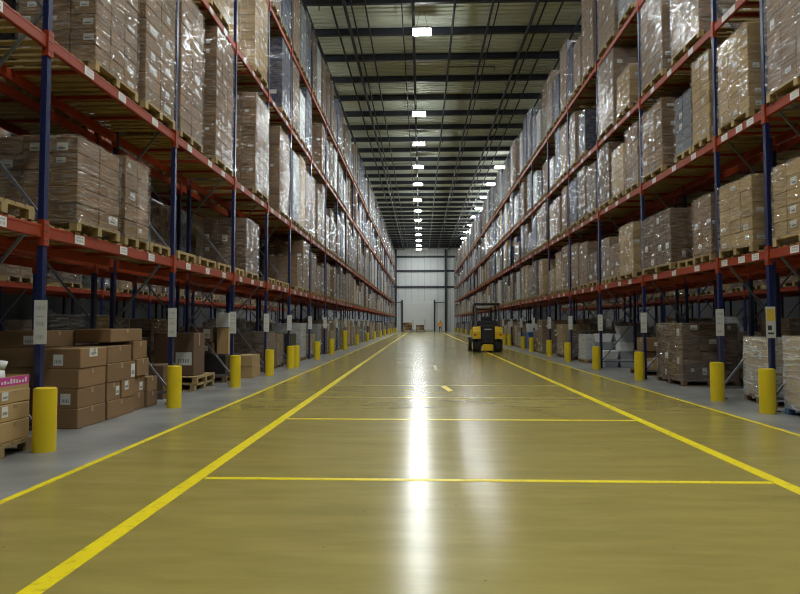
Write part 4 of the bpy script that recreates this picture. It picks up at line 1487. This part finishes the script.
def person(x, y):
    t = thing('person', 'person in an orange-yellow coat and dark trousers standing by the far door', 'person', (x, y, 0))
    V = [(0, 0, .98), (0, .0, 1.15), (0, .01, 1.38), (0, .0, 1.52), (0, -.01, 1.60), (0, -.03, 1.70), (0, -.02, 1.82),
         (-.10, 0, .92), (-.11, -.02, .52), (-.11, .02, .10), (-.12, -.12, .045),
         (.10, 0, .92), (.12, .04, .52), (.12, .08, .10), (.13, -.06, .045),
         (-.19, .0, 1.44), (-.25, .01, 1.17), (-.22, -.14, .98), (-.21, -.20, .92),
         (.19, .0, 1.44), (.26, .02, 1.17), (.25, -.10, .95), (.25, -.15, .88)]
    E = [(0, 1), (1, 2), (2, 3), (3, 4), (4, 5), (5, 6), (0, 7), (7, 8), (8, 9), (9, 10), (0, 11), (11, 12), (12, 13), (13, 14), (2, 15), (15, 16), (16, 17), (17, 18), (2, 19), (19, 20), (20, 21), (21, 22)]
    R = [(.17, .12), (.15, .11), (.17, .12), .07, .06, (.085, .10), (.075, .085), .095, .065, .045, .04, .095, .065, .045, .04, .06, .045, .035, .04, .06, .045, .035, .04]
    skin('body', V, E, R, 'trousers', 0, t)
    # head and hands show skin: hands as five-fingered mittens are under two pixels here
    V2 = [(0, 0, .80), (0, 0, 1.0), (0, 0, 1.2), (0, .01, 1.40), (0, .0, 1.53), (-.20, .0, 1.45), (-.26, .01, 1.17), (-.23, -.13, 1.00), (.20, 0, 1.45), (.27, .02, 1.17), (.26, -.09, .98)]
    E2 = [(0, 1), (1, 2), (2, 3), (3, 4), (3, 5), (5, 6), (6, 7), (3, 8), (8, 9), (9, 10)]
    R2 = [(.27, .2), (.25, .19), (.23, .17), (.24, .17), .095, .10, .085, .07, .10, .085, .07]
    skin('coat', V2, E2, R2, 'hivis', 2, t)
    q = MB()
    for z, w, d_ in ((1.02, .265, .205), (1.22, .25, .19)):
        n = 20
        base = len(q.v)
        for zz in (z, z + .06):
            for i in range(n):
                a = 2 * math.pi * i / n
                q.v.append((w * math.cos(a), d_ * math.sin(a), zz))
        kk = q.mi('hivis_band')
        for i in range(n):
            j = (i + 1) % n
            q.face((base + i, base + j, base + n + j, base + n + i), kk, True)
    q.build('reflective_band', t)
    # face: head skin over the skull, nose, eyes, ears
    q = MB()
    import bmesh
    bmx = bmesh.new()
    bmesh.ops.create_uvsphere(bmx, u_segments=20, v_segments=14, radius=1.0)
    for v in bmx.verts:
        v.co = Vector((v.co.x * .088, v.co.y * .108 - .02, v.co.z * .128 + 1.735))
        if v.co.z < 1.68:
            v.co.x *= .86
    me = bpy.data.meshes.new('head')
    bmx.to_mesh(me); bmx.free()
    me.materials.append(MATS['skin'])
    for p in me.polygons:
        p.use_smooth = True
    h = put('head', me, t)
    q = MB()
    q.cyl((0, -.125, 1.75), (0, -.148, 1.715), .010, 'skin', 8, .018)
    for s in (-1, 1):
        q.cyl((s * .085, -.01, 1.735), (s * .103, -.005, 1.735), .03, 'skin', 10, .02)
        q.cyl((s * .035, -.117, 1.752), (s * .035, -.126, 1.752), .011, 'ink', 8)
    q.bar((-.028, -.123, 1.672), (.028, -.123, 1.672), .008, .008, 'red_lens')
    q.build('face', h)
    q = MB()
    for s in (-1, 1):
        px, py, pz = (-.205, -.22, .90) if s < 0 else (.25, -.165, .86)
        q.cbox(px - .022, px + .022, py - .045, py + .045, pz - .05, pz + .05, 'skin', .014)
        for k_ in range(4):
            yy = py - .036 + k_ * .024
            L_ = (.07, .082, .078, .06)[k_]
            q.cyl((px, yy, pz - .045), (px - s * .008, yy - .004, pz - .045 - L_ * .55), .0095, 'skin', 6)
            q.cyl((px - s * .008, yy - .004, pz - .045 - L_ * .55), (px - s * .024, yy - .008, pz - .045 - L_), .0085, 'skin', 6)
        q.cyl((px, py - .04, pz + .015), (px - s * .012, py - .075, pz - .035), .011, 'skin', 6)
    q.build('hands', t)
    q = MB()
    prof = [(.118, 1.775), (.118, 1.80), (.108, 1.84), (.078, 1.875), (.0, 1.89)]
    n = 20
    base = len(q.v)
    for r, z in prof:
        for i in range(n):
            a = 2 * math.pi * i / n
            q.v.append((r * math.cos(a), -.02 + 1.15 * r * math.sin(a), z))
    kk = q.mi('plastic_white')
    for w in range(len(prof) - 1):
        for i in range(n):
            j = (i + 1) % n
            q.face((base + w * n + i, base + w * n + j, base + w * n + n + j, base + w * n + n + i), kk, True)
    q.build('helmet', t)


person(2.88, 93.0)


def trolley(x, y, w, hg, label, seed):
    t = thing('platform_trolley', label, 'trolley', (x, y, 0), 0, 'trolleys before the far door')
    q = MB(); q.cbox(-w / 2, w / 2, -.5, .5, .20, .28, 'steel_dark', .02); q.build('platform', t)
    for sx in (-1, 1):
        for sy in (-1, 1):
            q = MB(); q.cyl((sx * (w / 2 - .12) - .03, sy * .38, .1), (sx * (w / 2 - .12) + .03, sy * .38, .1), .1, 'rubber', 14); q.box(sx * (w / 2 - .12) - .045, sx * (w / 2 - .12) + .045, sy * .38 - .02, sy * .38 + .02, .1, .2, 'steel_dark'); q.build('caster', t)
    q = MB()
    xr = w / 2 - .05
    q.bar((xr, -.42, .28), (xr, -.42, hg), .07, .07, 'steel_dark'); q.bar((xr, .42, .28), (xr, .42, hg), .07, .07, 'steel_dark'); q.bar((xr, -.42, hg), (xr, .42, hg), .07, .07, 'steel_dark')
    q.build('push_handle', t)
    return t


def far_cartons(x, y, w, rows, word):
    z = .281
    hh = .40
    n = 0
    for r, c in enumerate(rows):
        cw = (w - .25) / c
        for k in range(c):
            n += 1
            x0 = x - w / 2 + .05 + k * cw
            carton(x0, x0 + cw - .02, y - .4, y + .4, z, z + hh - .01, 'brown carton on the %s trolley before the far door, row %s, %s along' % (word, ('one', 'two', 'three', 'four')[r], ordinal(k + 1)), 'cartons on the far trolleys',
                   ('carton_tan', 'carton_brown', 'carton_dark', 'carton_brown')[(r + k) % 4], tape=False)
        z += hh


trolley(-2.15, 102.2, 1.75, 1.9, 'loaded platform trolley before the far door, taller load', 1)
far_cartons(-2.15, 102.2, 1.75, (3, 2, 3), 'taller')
trolley(-0.10, 102.4, 1.6, 2.0, 'loaded platform trolley before the far door, lower load', 2)
far_cartons(-0.10, 102.4, 1.6, (3, 2), 'lower')

# ------------------------------------------------------------------ world and view
w = bpy.data.worlds.new('world')
SC.world = w
w.use_nodes = True
bg = w.node_tree.nodes['Background']
bg.inputs['Color'].default_value = (0.6, 0.65, 0.7, 1)
bg.inputs['Strength'].default_value = 0.05
SC.view_settings.view_transform = 'Standard'
SC.view_settings.look = 'None'
SC.view_settings.exposure = 0.0
SC.view_settings.gamma = 1.0
SC.view_settings.use_curve_mapping = False
SC.cycles.filter_width = 1.1
SC.cycles.max_bounces = 8
SC.cycles.diffuse_bounces = 5
SC.cycles.glossy_bounces = 4
SC.cycles.transparent_max_bounces = 24
SC.cycles.sample_clamp_indirect = 6.0
SC.cycles.caustics_reflective = False
SC.cycles.caustics_refractive = False
